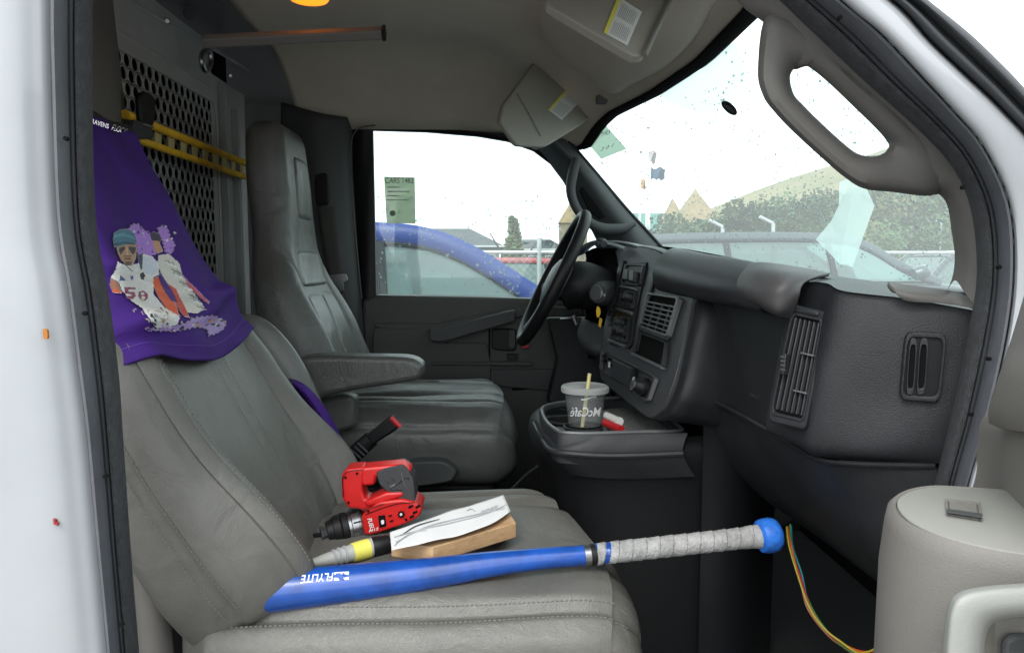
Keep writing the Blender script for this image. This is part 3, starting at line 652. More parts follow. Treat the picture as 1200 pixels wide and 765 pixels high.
# --- things stuck on / in the windscreen, plus a painted reflection
def onws(off=-.003): 
    def f(u, v):
        h, n = cast(u, v, wsb)
        return h + n * (-off) if h else P(u, v, 2)
    return f
fw = onws()
_w = [cast(*q, wsb)[0] for q in ((722, 168), (740, 180), (724, 186))]; wpl = Plane(*_w); fwp = lambda u, v: wpl.at(u, v, .003); fwp2 = lambda u, v: wpl.at(u, v, .0045)
def decal(name, quad, m, parent, at, nu=8, nv=8, th=0, **k):
    a, b, c, d = [Vector((*q, 0)) for q in quad]; g = []
    for i in range(nv):
        g.append([at(*(a.lerp(b, j / (nu - 1)).lerp(d.lerp(c, j / (nu - 1)), i / (nv - 1)))[:2]) for j in range(nu)])
    V, Fc = gridmesh(g); return mk(name, V, Fc, m, parent, **k)
st = decal('window_sticker', [(681, 158), (711, 147), (735, 174), (705, 186)], glassmat('translucent_green_sticker', (.24, .31, .25), .22, (.35, .45, .36)), ws, fwp, label='green inspection sticker in the windscreen corner')
fw2 = onws(-.0045)
text_on('sticker_print', 'PASTYRS', (703, 158), (26, -9), (5, -9), fwp2, M_ink, ws)
text_on('sticker_print', '2 0 1', (712, 172), (14, -5), (3, -6), fwp2, M_ink, ws)
# dark oval maker's badge
ov = [Vector((math.cos(a) * 11.5, math.sin(a) * 5.5, 0)) for a in [2 * math.pi * i / 28 for i in range(28)]]
rot = Matrix.Rotation(R(42), 3, 'Z')
mk('oval_badge', [fw(855.5 + (rot @ q).x, 125.5 + (rot @ q).y) for q in ov], [tuple(range(28))], M_ink, ws)
text_on('oval_badge_print', 'SAFETY', (855.5, 125.5), (11, 9.5), (3, -3.6), fw2, M_inkg, ws)
# mirror mounting shade patch (pale tinted film)
film = glassmat('pale_tint_film', (.62, .66, .65), .15, (.6, .66, .64))
sp = smoothpoly([Vector((a, b, 0)) for a, b in [(775, 108), (820, 82), (858, 50), (868, 62), (876, 90), (872, 112), (850, 124), (825, 132), (800, 125)]], 5)
mk('tint_film', [fw(q.x, q.y) for q in sp], [tuple(range(len(sp)))], film, ws)
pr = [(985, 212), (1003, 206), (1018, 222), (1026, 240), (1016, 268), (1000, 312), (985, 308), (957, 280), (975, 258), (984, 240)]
refl = glassmat('painted_reflection_film', (.70, .80, .78), .52, (.62, .70, .68))
mk('paper_or_reflection', [fw(a, b) for a, b in pr], [tuple(range(len(pr)))], refl, van, smooth=False, label='white paper reflection painted onto the windscreen')  # pale decal stands in for a paper's reflection in the glass
# raindrops
def drops(name, region, n, at, par, sz, seed=3):
    rnd = random.Random(seed); mb = MB()
    for i in range(n):
        for _ in range(30):
            u = rnd.uniform(region[0], region[2]); v = rnd.uniform(region[1], region[3])
            if noise.noise(Vector((u * .018, v * .018, seed))) > rnd.uniform(-.5, .35): break
        p = at(u, v)
        if p is None: continue
        r = sz * rnd.uniform(.4, 1.5) ** 1.3; q = []
        for k in range(7): a = 2 * math.pi * k / 7; q.append(Vector((math.cos(a) * r, 0, math.sin(a) * r * rnd.uniform(1, 1.5))))
        top = p + Vector((0, -r * .6, 0)); mb.add(([p + w_ for w_ in q] + [top, p + Vector((0, r * .6, 0))], [(k, (k + 1) % 7, 7) for k in range(7)] + [(k, (k + 1) % 7, 8) for k in range(7)]))
    return mb.build(name, M_drop, par, kind='stuff')
M_dropd = mat('dark_rain_drop', (.25, .28, .28), .1)
fwo = onws(.002)
def fws(u, v):
    h, n = cast(u, v, wsb); return h
drops('raindrops', (700, 60, 1118, 330), 1500, fws, ws, .0017, 3)
drops('raindrops', (700, 190, 980, 300), 900, fws, ws, .0014, 8)
drops('raindrops', (440, 230, 690, 345), 420, lambda u, v: P(u, v, 2.508), van, .0026, 5)
# side window sticker
prism('window_sticker', [(450, 207), (486, 208), (487, 262), (453, 262)], 2.492, .003, glassmat('pale_green_sticker', (.42, .46, .38), .35, (.6, .64, .55)), van, bevel=0, label='pale green paper sticker in the side window')
text_on('sticker_print', 'CARS 1482', (468, 212), (33, 0), (0, -9), lambda u, v: P(u, v, 2.4895), M_ink, van)
mb = MB()
for i, v in enumerate((219, 224, 229, 234)): mb.add(prism_vf([P(u_, v_, 2.4895) for u_, v_ in ((454, v), (454 + 14 + 12 * (i % 2), v), (454 + 14 + 12 * (i % 2), v + 1), (454, v + 1))], Vector((0, .001, 0))))
mb.build('sticker_lines', M_inkg, van, smooth=False)
prism('sticker_dot', [(460 + 3.5 * math.cos(a), 250 + 3.5 * math.sin(a)) for a in [i * .5 for i in range(12)]], 2.489, .002, M_green, van, bevel=0)
# ================================================================== dashboard
def rail(l): return [P(u, v, y) for u, v, y in l]
# top of the dash: from the pad edge forward to the glass
db = patch('dashboard', [rail([(700, 290, 2.42), (745, 288, 2.0), (790, 290, 1.62), (868, 304, 1.22), (950, 322, 1.06), (1010, 333, 1.06), (1112, 352, .97), (1150, 358, .92)]),
     [p + Vector((.10, 0, -.02)) for p in rail([(700, 290, 2.42), (745, 287, 2.0), (792, 290, 1.62), (870, 304, 1.22), (950, 322, 1.06), (1010, 333, 1.06), (1112, 352, .97), (1150, 358, .92)])],
     [Vector((x, y, CH + z)) for x, y, z in ((.62, 2.46, .0), (.72, 2.0, -.035), (.76, 1.62, -.055), (.80, 1.22, -.06), (.76, 1.02, -.05), (.72, .93, -.05), (.70, .87, -.05), (.66, .83, -.05))],
     [Vector((x, y, CH + z)) for x, y, z in ((.80, 2.46, -.12), (.95, 2.0, -.125), (1.0, 1.62, -.13), (1.02, 1.22, -.13), (.95, 1.02, -.13), (.86, .93, -.13), (.80, .87, -.13), (.76, .80, -.13))]],
     M_dash, van, nu=60, nv=24, label='long charcoal dashboard below the windscreen')
def dpt(name, rows, m=M_dash, **k): return patch(name, rows, m, db, **k)
# rolled pad
pad = dpt('rolled_pad', [rail([(800, 300, 1.50), (830, 306, 1.32), (872, 312, 1.15), (905, 318, 1.06)]),
    rail([(792, 290, 1.56), (825, 297, 1.34), (868, 304, 1.17), (905, 311, 1.07)]),
    rail([(777, 297, 1.56), (815, 305, 1.33), (860, 314, 1.15), (893, 321, 1.05)]),
    rail([(766, 312, 1.55), (806, 320, 1.31), (852, 330, 1.13), (888, 338, 1.035)]),
    rail([(765, 327, 1.55), (803, 335, 1.31), (850, 345, 1.13), (890, 354, 1.035)]),
    rail([(771, 340, 1.56), (808, 347, 1.33), (856, 356, 1.15), (895, 366, 1.05)]),
    rail([(790, 346, 1.62), (825, 354, 1.39), (880, 362, 1.22), (925, 372, 1.12)])], M_dash2, nu=40, nv=40)
# end cap of the pad toward the centre stack
dpt('pad_end', [rail([(790, 291, 1.56), (778, 297, 1.56), (766, 312, 1.555), (765, 327, 1.555), (771, 340, 1.56)]), rail([(796, 293, 1.60), (788, 300, 1.62), (784, 314, 1.62), (784, 327, 1.62), (790, 340, 1.63)])], M_dash, nu=20, nv=6)
# airbag cover
mk_rows = [rail(r) for r in (
 [(872, 314, 1.155), (890, 309, 1.09), (935, 315, 1.03), (972, 322, 1.06)], [(864, 325, 1.125), (888, 321, 1.045), (927, 322, .99), (955, 326, 1.01)],
 [(861, 337, 1.112), (885, 336, 1.025), (915, 336, .975), (942, 332, .985)], [(866, 346, 1.115), (885, 349, 1.025), (910, 351, .978), (937, 342, .972)],
 [(874, 350, 1.125), (893, 357, 1.03), (911, 363, .982), (931, 359, .985)], [(880, 353, 1.15), (896, 361, 1.05), (912, 368, 1.0), (926, 372, 1.0)])]
patch('airbag_cover', mk_rows, mat('grey_airbag_cover', (.062, .060, .062), .5, bump=.25, bscale=900), db, nu=30, nv=30, solid=.006, label='lighter grey airbag cover on top of the dash')
# glove face below the pad
dpt('glove_panel', [rail([(806, 347, 1.42), (850, 352, 1.28), (900, 362, 1.10), (940, 372, 1.02)]), rail([(803, 400, 1.41), (850, 410, 1.27), (900, 425, 1.10), (930, 440, 1.02)]), rail([(805, 454, 1.40), (850, 476, 1.26), (905, 506, 1.08), (962, 537, .97)])], M_dash, nu=30, nv=24)
text_on('airbag_print', 'SRS', (884, 464), (12, 5), (0, -6), lambda u, v: P(u, v, 1.13), M_dash2, db)
dpt('glove_panel_lip', [rail([(804, 452, 1.395), (850, 474, 1.255), (905, 504, 1.075), (957, 534, .955), (1000, 540, .905), (1096, 543, .862)]), rail([(804, 456, 1.385), (850, 478, 1.245), (905, 508, 1.068), (956, 537, .948), (1000, 543, .90), (1096, 546, .858)]), rail([(806, 461, 1.40), (852, 483, 1.26), (907, 513, 1.08), (958, 542, .96), (1000, 548, .905), (1096, 551, .862)])], M_dash2, nu=60, nv=8)
# knee panel
dpt('knee_panel', [rail([(806, 458, 1.41), (850, 480, 1.27), (905, 510, 1.09), (957, 538, .965), (1010, 545, .905), (1098, 548, .86)]),
    rail([(822, 500, 1.43), (870, 535, 1.28), (925, 560, 1.11), (972, 580, .99), (1020, 590, .92), (1098, 600, .87)]),
    rail([(840, 540, 1.47), (890, 575, 1.33), (945, 610, 1.17), (1000, 650, 1.05), (1035, 668, .96), (1098, 680, .90)]),
    rail([(853, 555, 1.55), (905, 592, 1.45), (960, 630, 1.32), (1040, 690, 1.20), (1070, 705, 1.05), (1120, 720, .95)])], M_dash2, nu=50, nv=30)
# vent pod at the passenger end (rear face + end face with soft corner)
dpt('vent_pod', [rail([(942, 323, 1.15), (968, 322, 1.15), (1003, 327, 1.10), (1062, 335, 1.06), (1150, 349, .98)]),
    rail([(936, 330, 1.04), (968, 331, .985), (992, 340, .935), (1060, 349, .90), (1150, 364, .862)]),
    rail([(932, 333, 1.04), (966, 336, .975), (987, 345, .93), (1060, 353, .89), (1150, 368, .857)]),
    rail([(921, 372, 1.045), (955, 376, .97), (980, 386, .925), (1055, 392, .885), (1150, 400, .852)]),
    rail([(908, 440, 1.04), (943, 446, .965), (966, 456, .925), (1045, 462, .885), (1135, 466, .852)]),
    rail([(898, 496, 1.035), (932, 508, .965), (956, 520, .93), (1030, 524, .885), (1120, 522, .855)]),
    rail([(900, 506, 1.04), (935, 522, .975), (958, 534, .945), (1028, 541, .90), (1112, 543, .86)])], M_dash, nu=60, nv=70)
# demister cover piece at the base of the glass
dpt('demister_cover', [rail([(1040, 333, .91), (1060, 336, .895), (1090, 340, .885), (1120, 344, .87), (1140, 350, .85)]), rail([(1046, 340, .885), (1064, 345, .875), (1095, 348, .868), (1122, 353, .86), (1141, 358, .845)]), rail([(1060, 351, .878), (1075, 353, .872), (1098, 355, .866), (1124, 358, .858), (1141, 362, .843)])], M_trimb, nu=24, nv=16, solid=.006)
# corner vent: recess, frame, vertical vanes, cross vanes
vp = Plane(P(938, 370, 1.0), P(972, 378, .96), P(913, 485, .99))
vq = [Vector((938, 369, 0)), Vector((973, 377, 0)), Vector((951, 495, 0)), Vector((913, 486, 0))]
def bil(q, a, b): return (q[0].lerp(q[1], a)).lerp(q[3].lerp(q[2], a), b)
oo = rrect(vq, .1); sc_ = lambda L, f: [(c0 + (q - c0) * f) for q in L for c0 in [sum(L, Vector()) / len(L)]]
def ringframe(name, pl, L, f0, f1, d0, d1, m, par, **k):
    a = sc_(L, f0); b = sc_(L, f1); n = len(L); V = []
    for q in a: V.append(pl.at(q.x, q.y, d1))
    for q in b: V.append(pl.at(q.x, q.y, d1))
    for q in a: V.append(pl.at(q.x, q.y, d0))
    for q in b: V.append(pl.at(q.x, q.y, d0))
    Fc = []
    for i in range(n):
        j = (i + 1) % n; Fc += [(i, j, n + j, n + i), (i, j, 2 * n + j, 2 * n + i), (n + i, n + j, 3 * n + j, 3 * n + i)]
    return mk(name, V, Fc, m, par, **k)
vent = vp.prism('air_vent', [(q.x, q.y) for q in sc_(oo, .97)], .008, .011, M_void, db, bevel=0, label='tall corner air vent at the passenger end of the dash')
ringframe('vent_frame', vp, oo, 1.16, .97, -.01, .016, M_dash, db, bevel=.002); ringframe('vent_frame', vp, oo, 1.02, .96, .0, .018, M_dash2, db, bevel=.001)
for i in range(6):
    a = .10 + .155 * i; p0, p1 = bil(vq, a, .04), bil(vq, a, .95)
    vp.prism('vent_vane', [(p0.x - .65, p0.y), (p0.x + .65, p0.y), (p1.x + .65, p1.y), (p1.x - .65, p1.y)], .010, .016, mat('vent_vane_grey', (.05, .052, .056), .45), db, bevel=.0004)
for b in (.36, .73):
    p0, p1 = bil(vq, .55, b), bil(vq, .96, b); vp.prism('vent_vane', [(p0.x, p0.y - 1), (p1.x, p1.y - 1), (p1.x, p1.y + 1.2), (p0.x, p0.y + 1.2)], .012, .020, M_silver, db, bevel=.0004)
p0 = bil(vq, .28, .5); vp.prism('vent_tab', [(p0.x - 2.5, p0.y - 12), (p0.x + 1.5, p0.y - 12), (p0.x - 1, p0.y + 12), (p0.x - 5, p0.y + 12)], .02, .030, M_dash2, db, bevel=.001)
for i in range(4): vp.prism('vent_tab_rib', [(p0.x - 4, p0.y - 9 + 5 * i), (p0.x + 1, p0.y - 8 + 5 * i), (p0.x + 1, p0.y - 7 + 5 * i), (p0.x - 4, p0.y - 8 + 5 * i)], .030, .0315, M_silver, db, bevel=0)
p0 = bil(vq, .55, -.09); vp.prism('vent_brow', [(940, 361), (970, 368), (968, 374), (940, 369)], .004, .02, M_dash2, db, bevel=.003)
# side demister in the end face
ep = Plane(P(1060, 395, .880), P(1108, 397, .864), P(1052, 465, .880))
eq = [Vector((1062, 391, 0)), Vector((1107, 393, 0)), Vector((1099, 468, 0)), Vector((1055, 465, 0))]; eo = rrect(eq, .18, 7)
ringframe('demister_frame', ep, eo, 1.08, .90, -.01, .008, M_dash, db, bevel=.003)
dem = ep.prism('side_demister', [(q.x, q.y) for q in sc_(eo, .92)], .001, .004, M_black, db, bevel=0, label='rounded side window demister outlet in the end of the dash')
for (u0, u1) in ((1064, 1072), (1076, 1085)):
    sl_ = rrect([Vector((u0 + 1, 399, 0)), Vector((u1 + 1, 399, 0)), Vector((u1 - 3, 458, 0)), Vector((u0 - 3, 458, 0))], .3)
    ringframe('demister_slot', ep, sl_, 1.12, .86, .002, .009, M_dash2, db, bevel=.001); ep.prism('demister_slot_void', [(q.x, q.y) for q in sc_(sl_, .95)], .004, .0055, M_void, db, bevel=0)
# ---------------- centre stack
s0, s1, s2 = P(745, 290, 1.84), P(797, 345, 1.40), P(704, 432, 1.80)
sp_ = Plane(s0, s1, s2)
stk_uv = [(718, 286), (748, 289), (770, 296), (792, 318), (808, 346), (806, 356), (797, 400), (786, 445), (777, 468), (769, 482), (757, 488), (742, 478), (722, 462), (706, 448), (700, 436), (702, 400), (712, 350), (722, 310)]
q = smoothpoly([Vector((a, b, 0)) for a, b in stk_uv], 3); q = [(w_.x, w_.y) for w_ in q]
cstk = sp_.prism('centre_stack', q, -.03, -.006, mat('dark_grey_bezel', (.040, .042, .045), .45, bump=.2, bscale=900), van, bevel=.01, seg=4, label='centre control stack with radio, vents and heater knobs')
tedge = [(716, 292), (735, 288), (752, 289), (772, 296), (792, 316), (806, 340)]
patch('stack_top', [[sp_.at(u, v, -.010) for u, v in tedge], [sp_.at(u + 3, v - 1, -.02) + Vector((.03, 0, 0)) for u, v in tedge], [sp_.at(u, v, -.02) + Vector((.20, .03, -.02)) for u, v in tedge]], M_dash, van, nu=30, nv=10, solid=.004)
# cheek filling between the stack and the glove face
edge = [(792, 318), (807, 350), (797, 400), (787, 445), (777, 470), (764, 486), (745, 480), (715, 458), (700, 438)]
patch('stack_side', [[sp_.at(u, v, -.012) for u, v in edge], [sp_.at(u + 5, v + 2, -.03) + Vector((.01, 0, 0)) for u, v in edge], [sp_.at(u, v, -.02) + Vector((.16, .02, -.03 if v > 430 else 0)) for u, v in edge]], M_dash, van, nu=60, nv=16)
def sb(name, uv, d0, d1, m=M_dash2, b=.0015, par=None, **k): return sp_.prism(name, uv, -.006 + d0, -.006 + d1, m, par or cstk, bevel=b, **k)
def cz(l): return [(640 + a / 3.328, 270 + b / 3.328) for a, b in l]     # from the enlarged crop of the stack
def sring(name, uv, f1, d, m=M_silver, r=.12): ringframe(name, sp_, rrect([Vector((a, b, 0)) for a, b in uv], r), 1.0, f1, -.004, -.006 + d, m, cstk, bevel=.001)
sb('bezel_panel', cz([(302, 128), (388, 122), (352, 300), (330, 440), (318, 462), (240, 440), (262, 330)]), 0, .004, M_black, .004)
# upper module: two square knobs
sring('module_frame', cz([(312, 132), (386, 134), (368, 216), (296, 210)]), .88, .010, M_dash2)
for c_ in ((333, 178), (356, 184)): sb('square_knob', cz([(c_[0] - 9, c_[1] - 22), (c_[0] + 9, c_[1] - 20), (c_[0] + 7, c_[1] + 22), (c_[0] - 11, c_[1] + 20)]), .004, .022, M_dash2, .002)
sb('trim_strip', cz([(292, 214), (357, 226), (355, 236), (289, 223)]), .002, .010, M_silver)
# radio
sring('module_frame', cz([(294, 234), (354, 240), (340, 310), (282, 296)]), .88, .010, M_dash2)
sb('radio_screen', cz([(296, 240), (350, 246), (344, 274), (288, 266)]), .003, .006, mat('dark_display_glass', (.01, .015, .02), .1), .0005)
for i in range(4): sb('radio_button', cz([(288 + 13 * i, 278 + 2.5 * i), (297 + 13 * i, 280 + 2.5 * i), (295 + 13 * i, 292 + 2.5 * i), (286 + 13 * i, 290 + 2.5 * i)]), .003, .008, M_dash2, .001)
p0 = sp_.at(*cz([(333, 262)])[0], .0); lathe('radio_knob', p0, p0 + sp_.n * .02, [(0, .011), (.8, .0105), (1, .008)], M_dash2, cstk, n=18)
sb('trim_strip', cz([(280, 300), (338, 318), (334, 330), (276, 312)]), .002, .010, M_silver)
# heater
sring('module_frame', cz([(270, 334), (330, 342), (318, 440), (258, 420)]), .90, .010, M_dash2)
for c_ in ((296, 360), (288, 386), (308, 396)):
    p0 = sp_.at(*cz([c_])[0], -.002); lathe('heater_knob', p0, p0 + sp_.n * .022, [(0, .014), (.3, .014), (.4, .011), (.95, .010), (1, .008)], M_dash2, cstk, n=20)
for i in range(3): sb('heater_button', cz([(262 + 17 * i, 408 + 5 * i), (274 + 17 * i, 411 + 5 * i), (272 + 17 * i, 421 + 5 * i), (260 + 17 * i, 418 + 5 * i)]), .003, .008, M_dash2, .001)
sb('trim_strip', cz([(248, 424), (312, 448), (306, 458), (244, 434)]), .002, .012, M_silver)
sb('side_strip', cz([(300, 116), (306, 118), (262, 290), (250, 292), (268, 210)]), .0, .008, M_black); sb('side_strip', cz([(428, 132), (434, 136), (384, 330), (352, 470), (346, 466), (380, 300)]), .0, .0055, M_black)
for i in range(5): sb('side_button', cz([(249 - i * 1.5, 282 + 19 * i), (261 - i * 1.5, 283 + 19 * i), (259 - i * 1.5, 297 + 19 * i), (247 - i * 1.5, 296 + 19 * i)]), .003, .009, M_dash2, .001)
# right column: air vent and open cubby
rv = [Vector((*q, 0)) for q in cz([(402, 248), (522, 266), (478, 412), (366, 372)])]
sb('centre_vent', [(q.x, q.y) for q in rrect(rv, .06)], .0, .003, M_void, 0, label='slatted centre air vent')
ringframe('vent_frame', sp_, rrect(rv, .07), 1.07, .95, -.004, .006, M_silver, cstk, bevel=.0015)
for i in range(6):
    b = .24 + .13 * i; a_, c_ = bil(rv, .03, b), bil(rv, .97, b); sb('vent_slat', [(a_.x, a_.y - .9), (c_.x, c_.y - .9), (c_.x, c_.y + .9), (a_.x, a_.y + .9)], .002, .009, M_silver, .0004)
for i in range(3):
    a = .25 + .25 * i; a_, c_ = bil(rv, a, .2), bil(rv, a, .96); sb('vent_divider', [(a_.x - .8, a_.y), (a_.x + .8, a_.y), (c_.x + .8, c_.y), (c_.x - .8, c_.y)], .001, .006, M_dash2, .0004)
sb('vent_lip', cz([(366, 374), (478, 414), (470, 432), (360, 390)]), .0, .010, M_dash2, .003)
cb = [Vector((*q, 0)) for q in cz([(362, 398), (470, 438), (455, 530), (342, 478)])]
sb('cubby', [(q.x, q.y) for q in rrect(cb, .06)], .0, .002, M_void, 0, label='open storage cubby under the centre vent'); ringframe('cubby_frame', sp_, rrect(cb, .06), 1.06, .95, -.004, .003, M_dash2, cstk, bevel=.001)
sb('cubby_lip', cz([(338, 476), (456, 530), (454, 542), (334, 486)]), .0, .010, M_silver, .001)
# lower row
lb = [Vector((*q, 0)) for q in cz([(220, 466), (432, 572), (398, 668), (212, 540)])]
ringframe('lower_frame', sp_, rrect(lb, .1), 1.02, .96, -.004, .003, M_silver, cstk, bevel=.001)
sb('ashtray_door', cz([(266, 500), (350, 540), (338, 626), (258, 576)]), .0, .010, M_dash2, .003); sb('ashtray_edge', cz([(346, 536), (356, 540), (342, 630), (333, 624)]), .008, .014, M_black, .001)
for (a, b) in ((226, 490), (242, 500), (226, 508), (244, 522)):
    sb('toggle_switch', cz([(a - 6, b - 8), (a + 5, b - 4), (a + 4, b + 7), (a - 7, b + 3)]), .0, .009, M_black, .001)
sb('switch_mark', cz([(248, 512), (254, 515), (252, 536), (247, 533)]), .008, .010, M_print, 0)
sb('lighter_panel', cz([(358, 548), (424, 580), (396, 656), (346, 628)]), .0, .005, M_dash, .003)
p0 = sp_.at(*cz([(388, 612)])[0], .0); lathe('lighter_knob', p0, p0 + sp_.n * .026, [(0, .019), (.3, .019), (.5, .014), (1, .012)], M_black, cstk, n=22)
lathe('knob_cap', p0 + sp_.n * .026, p0 + sp_.n * .030, [(0, .0135), (.6, .0135), (1, .010)], M_steel, cstk, n=22)
# binnacle
hood = dpt('instrument_hood', [rail([(676, 300, 2.10), (684, 290, 2.12), (698, 284, 2.12), (715, 283, 2.05), (735, 286, 1.92), (752, 292, 1.82)]),
    rail([(686, 296, 2.30), (694, 288, 2.34), (708, 284, 2.34), (722, 283, 2.25), (742, 286, 2.1), (765, 291, 1.95)])], M_dash2, nu=30, nv=8, solid=.006)
dpt('instrument_face', [rail([(686, 296, 2.22), (700, 290, 2.22), (735, 293, 1.98)]), rail([(690, 330, 2.22), (705, 335, 2.22), (728, 338, 1.98)]), rail([(690, 352, 2.2), (705, 360, 2.2), (722, 368, 1.95)])], M_void, nu=12, nv=12)
tube('hood_edge', rail([(664, 306, 2.14), (674, 297, 2.12), (686, 288, 2.09), (698, 284, 2.07), (709, 285, 2.04), (722, 288, 1.96), (733, 292, 1.88)]), .006, M_silver, db, n=8, seg=30)
lathe('hood_button', P(702, 285, 2.0), P(708, 286, 1.98), [(0, .014), (.8, .014), (1, .010)], M_dash2, db, n=16)
prism('column_gap_panel', [(688, 300), (730, 300), (722, 345), (712, 420), (690, 420), (684, 340)], 2.24, .02, M_void, db, bevel=0)
prism('lower_dash_panel', [(640, 372), (716, 372), (716, 480), (690, 500), (640, 470), (652, 420)], 2.30, .03, M_dash, db, bevel=.01)
dpt('under_column_cover', [rail([(684, 374, 2.02), (690, 376, 1.99), (700, 380, 1.96), (712, 384, 1.93)]), rail([(678, 390, 1.99), (684, 400, 1.96), (696, 408, 1.92), (710, 408, 1.9)]), rail([(682, 402, 2.01), (690, 412, 1.99), (702, 418, 1.95), (714, 418, 1.92)])], M_trimg, nu=20, nv=14, solid=.01)
# steering column + ignition
col = tube('steering_column', [P(655, 345, 2.0), P(675, 335, 2.0), P(700, 338, 2.0), P(716, 345, 2.0)], [.050, .066, .060, .055], M_black, van, n=24, seg=24)
ip = P(705, 345, 1.905); lathe('ignition_barrel', ip + Vector((.03, .05, 0)), ip + Vector((-.012, -.015, .004)), [(0, .034), (.7, .032), (.9, .028), (1, .024)], M_trimg, col, n=26)
lathe('ignition_ring', ip + Vector((-.012, -.015, .004)), ip + Vector((-.018, -.020, .005)), [(0, .021), (.6, .021), (1, .017), (1, .008)], M_silver, col, n=24)
prism('ignition_slot', [(701, 344), (709, 344), (709, 347), (701, 347)], 1.878, .004, M_steel, col, bevel=0)
tube('stalk_lever', rail([(656, 373.5, 1.92), (668, 373, 1.93), (680, 374, 1.95)]), [.0025, .003, .005], M_steel, col, n=8, seg=8)
tube('stalk_lever', rail([(672, 370, 1.90), (676, 380, 1.90)]), [.006, .007], M_chrome, col, n=8)
key = prism('ignition_key', rrect([(700, 358), (703.5, 361), (704, 367), (702, 372), (699.5, 372), (698.5, 364)], .3), 1.88, .004, mat('brass_key', (.65, .42, .04), .35, metal=.7), None, bevel=.001)
tag(key, 'brass yellow key hanging below the ignition barrel', 'key')
prism('key_blade', [(703, 372), (706, 374), (704, 384), (701, 382)], 1.876, .003, mat('brass_key', (0, 0, 0)), key, bevel=.0005)
# steering wheel
wc = P(648, 326, 2.0); th = R(26.5); wn = Vector((-math.cos(th), 0, math.sin(th))); wu = Vector((math.sin(th), 0, math.cos(th))); wv = Vector((0, 1, 0))
ring_ = [wc + (wu * math.cos(a) + wv * math.sin(a)) * .188 for a in [2 * math.pi * i / 72 for i in range(72)]]
V = []; Fc = []
for i, p in enumerate(ring_):
    rd = (p - wc).normalized()
    for j in range(14): b = 2 * math.pi * j / 14; V.append(p + rd * (math.cos(b) * .0145) + wn * (math.sin(b) * .016))
for i in range(72):
    for j in range(14): Fc.append((i * 14 + j, i * 14 + (j + 1) % 14, ((i + 1) % 72) * 14 + (j + 1) % 14, ((i + 1) % 72) * 14 + j))
sw = mk('steering_wheel', V, Fc, M_black, van, label='black steering wheel seen edge-on')
g = []
for f, d in ((1.0, .0), (1.0, .022), (.85, .034), (.5, .042), (.02, .044)):
    g.append([wc + wv * (math.cos(a) * .085 * f) + wu * ((math.sin(a) * .075 - .01) * f) + wn * (d - .03) for a in [2 * math.pi * i / 36 for i in range(36)]])
V, Fc = gridmesh(g, True); mk('wheel_hub', V, Fc, M_dash2, sw)
for a0 in (R(100), R(-100), R(155), R(-155)):
    e = wc + (wu * math.cos(a0) + wv * math.sin(a0)) * .182; s_ = wc + (wu * math.cos(a0) + wv * math.sin(a0)) * .06 - wn * .012
    tube('wheel_spoke', [s_, s_.lerp(e, .5) - wn * .004, e], [.022, .016, .012], M_silver if abs(a0) > 2 else M_dash2, sw, n=10, seg=10, flat=(.6, tuple(wn)))
tube('wheel_shaft', [wc - wn * .02, wc - wn * .10], .045, M_black, sw, n=20)
# ---------------- engine cover, console tray
ec = MB(); g = []
for z, ins in ((-.335, .02), (-.37, 0), (-.45, .015), (-.60, .02), (-.90, .02)):
    row = []
    for (x, y, r) in [(.42, 1.37, 0), (.30, 1.36, 0), (.18, 1.365, 0), (.125, 1.39, 0), (.10, 1.43, 0), (.085, 1.52, 0), (.085, 1.66, 0), (.11, 1.74, 0), (.2, 1.76, 0), (.42, 1.78, 0)]:
        row.append(Vector((x + ins * 1.5, y + (ins if y < 1.55 else -ins), CH + z)))
    g.append(curve(row, 50))
V, Fc = gridmesh([curve([g[k][i] for k in range(5)], 24) for i in range(50)]); eng = mk('engine_cover', V, Fc, mat('engine_cover_black', (.006, .0063, .0072), .5, spec=.3, bump=.1, bscale=700), van, label='black engine cover between the seats carrying the cup tray')
patch('engine_cover_side', [[Vector((.40, 1.36, CH - .3)), Vector((.40, 1.36, CH - .6)), Vector((.40, 1.36, CH - .92))], [Vector((.47, 1.37, CH - .3)), Vector((.47, 1.37, CH - .6)), Vector((.47, 1.37, CH - .92))], [Vector((.53, 1.42, CH - .3)), Vector((.53, 1.42, CH - .6)), Vector((.53, 1.42, CH - .92))], [Vector((.62, 1.56, CH - .3)), Vector((.62, 1.56, CH - .6)), Vector((.62, 1.56, CH - .92))]], mat('satin_black_panel', (.009, .010, .012), .36), van, nu=16, nv=24)
TZ = -.325
tray_uv = [(632, 481), (640, 475), (662, 471), (700, 468), (745, 466), (775, 480), (800, 500), (800, 507), (757, 508), (691, 510), (660, 509), (650, 506), (638, 496)]
q = smoothpoly([Vector((a, b, 0)) for a, b in tray_uv], 3)
top = [PZ(p.x, p.y, TZ) for p in q]; cen = sum(top, Vector()) / len(top); n = len(top)
def off(L, f, dz): return [cen + (p - cen) * f + Vector((0, 0, dz)) for p in L]
L_ = [off(top, .90, -.022), off(top, .90, -.004), off(top, .93, .001), off(top, .98, .001), off(top, 1.0, -.004), off(top, 1.015, -.03), off(top, 1.0, -.055)]
V = [p for r in L_ for p in r]; Fc = [(k * n + i, k * n + (i + 1) % n, (k + 1) * n + (i + 1) % n, (k + 1) * n + i) for k in range(6) for i in range(n)]
liner_v = list(top)
tray = mk('console_tray', V, Fc, M_dash2, van, label='dark cup tray on the engine cover with two cup wells')
mk('tray_liner', *prism_vf(off(top, .905, -.021), Vector((0, 0, -.004))), mat('speckled_grey_liner', (.10, .105, .10), .6, col2=(.30, .31, .30), vscale=160), tray, smooth=False)
rim = off(top, .955, .002); tube('tray_rim', rim + [rim[0]], .004, M_silver, tray, n=8)
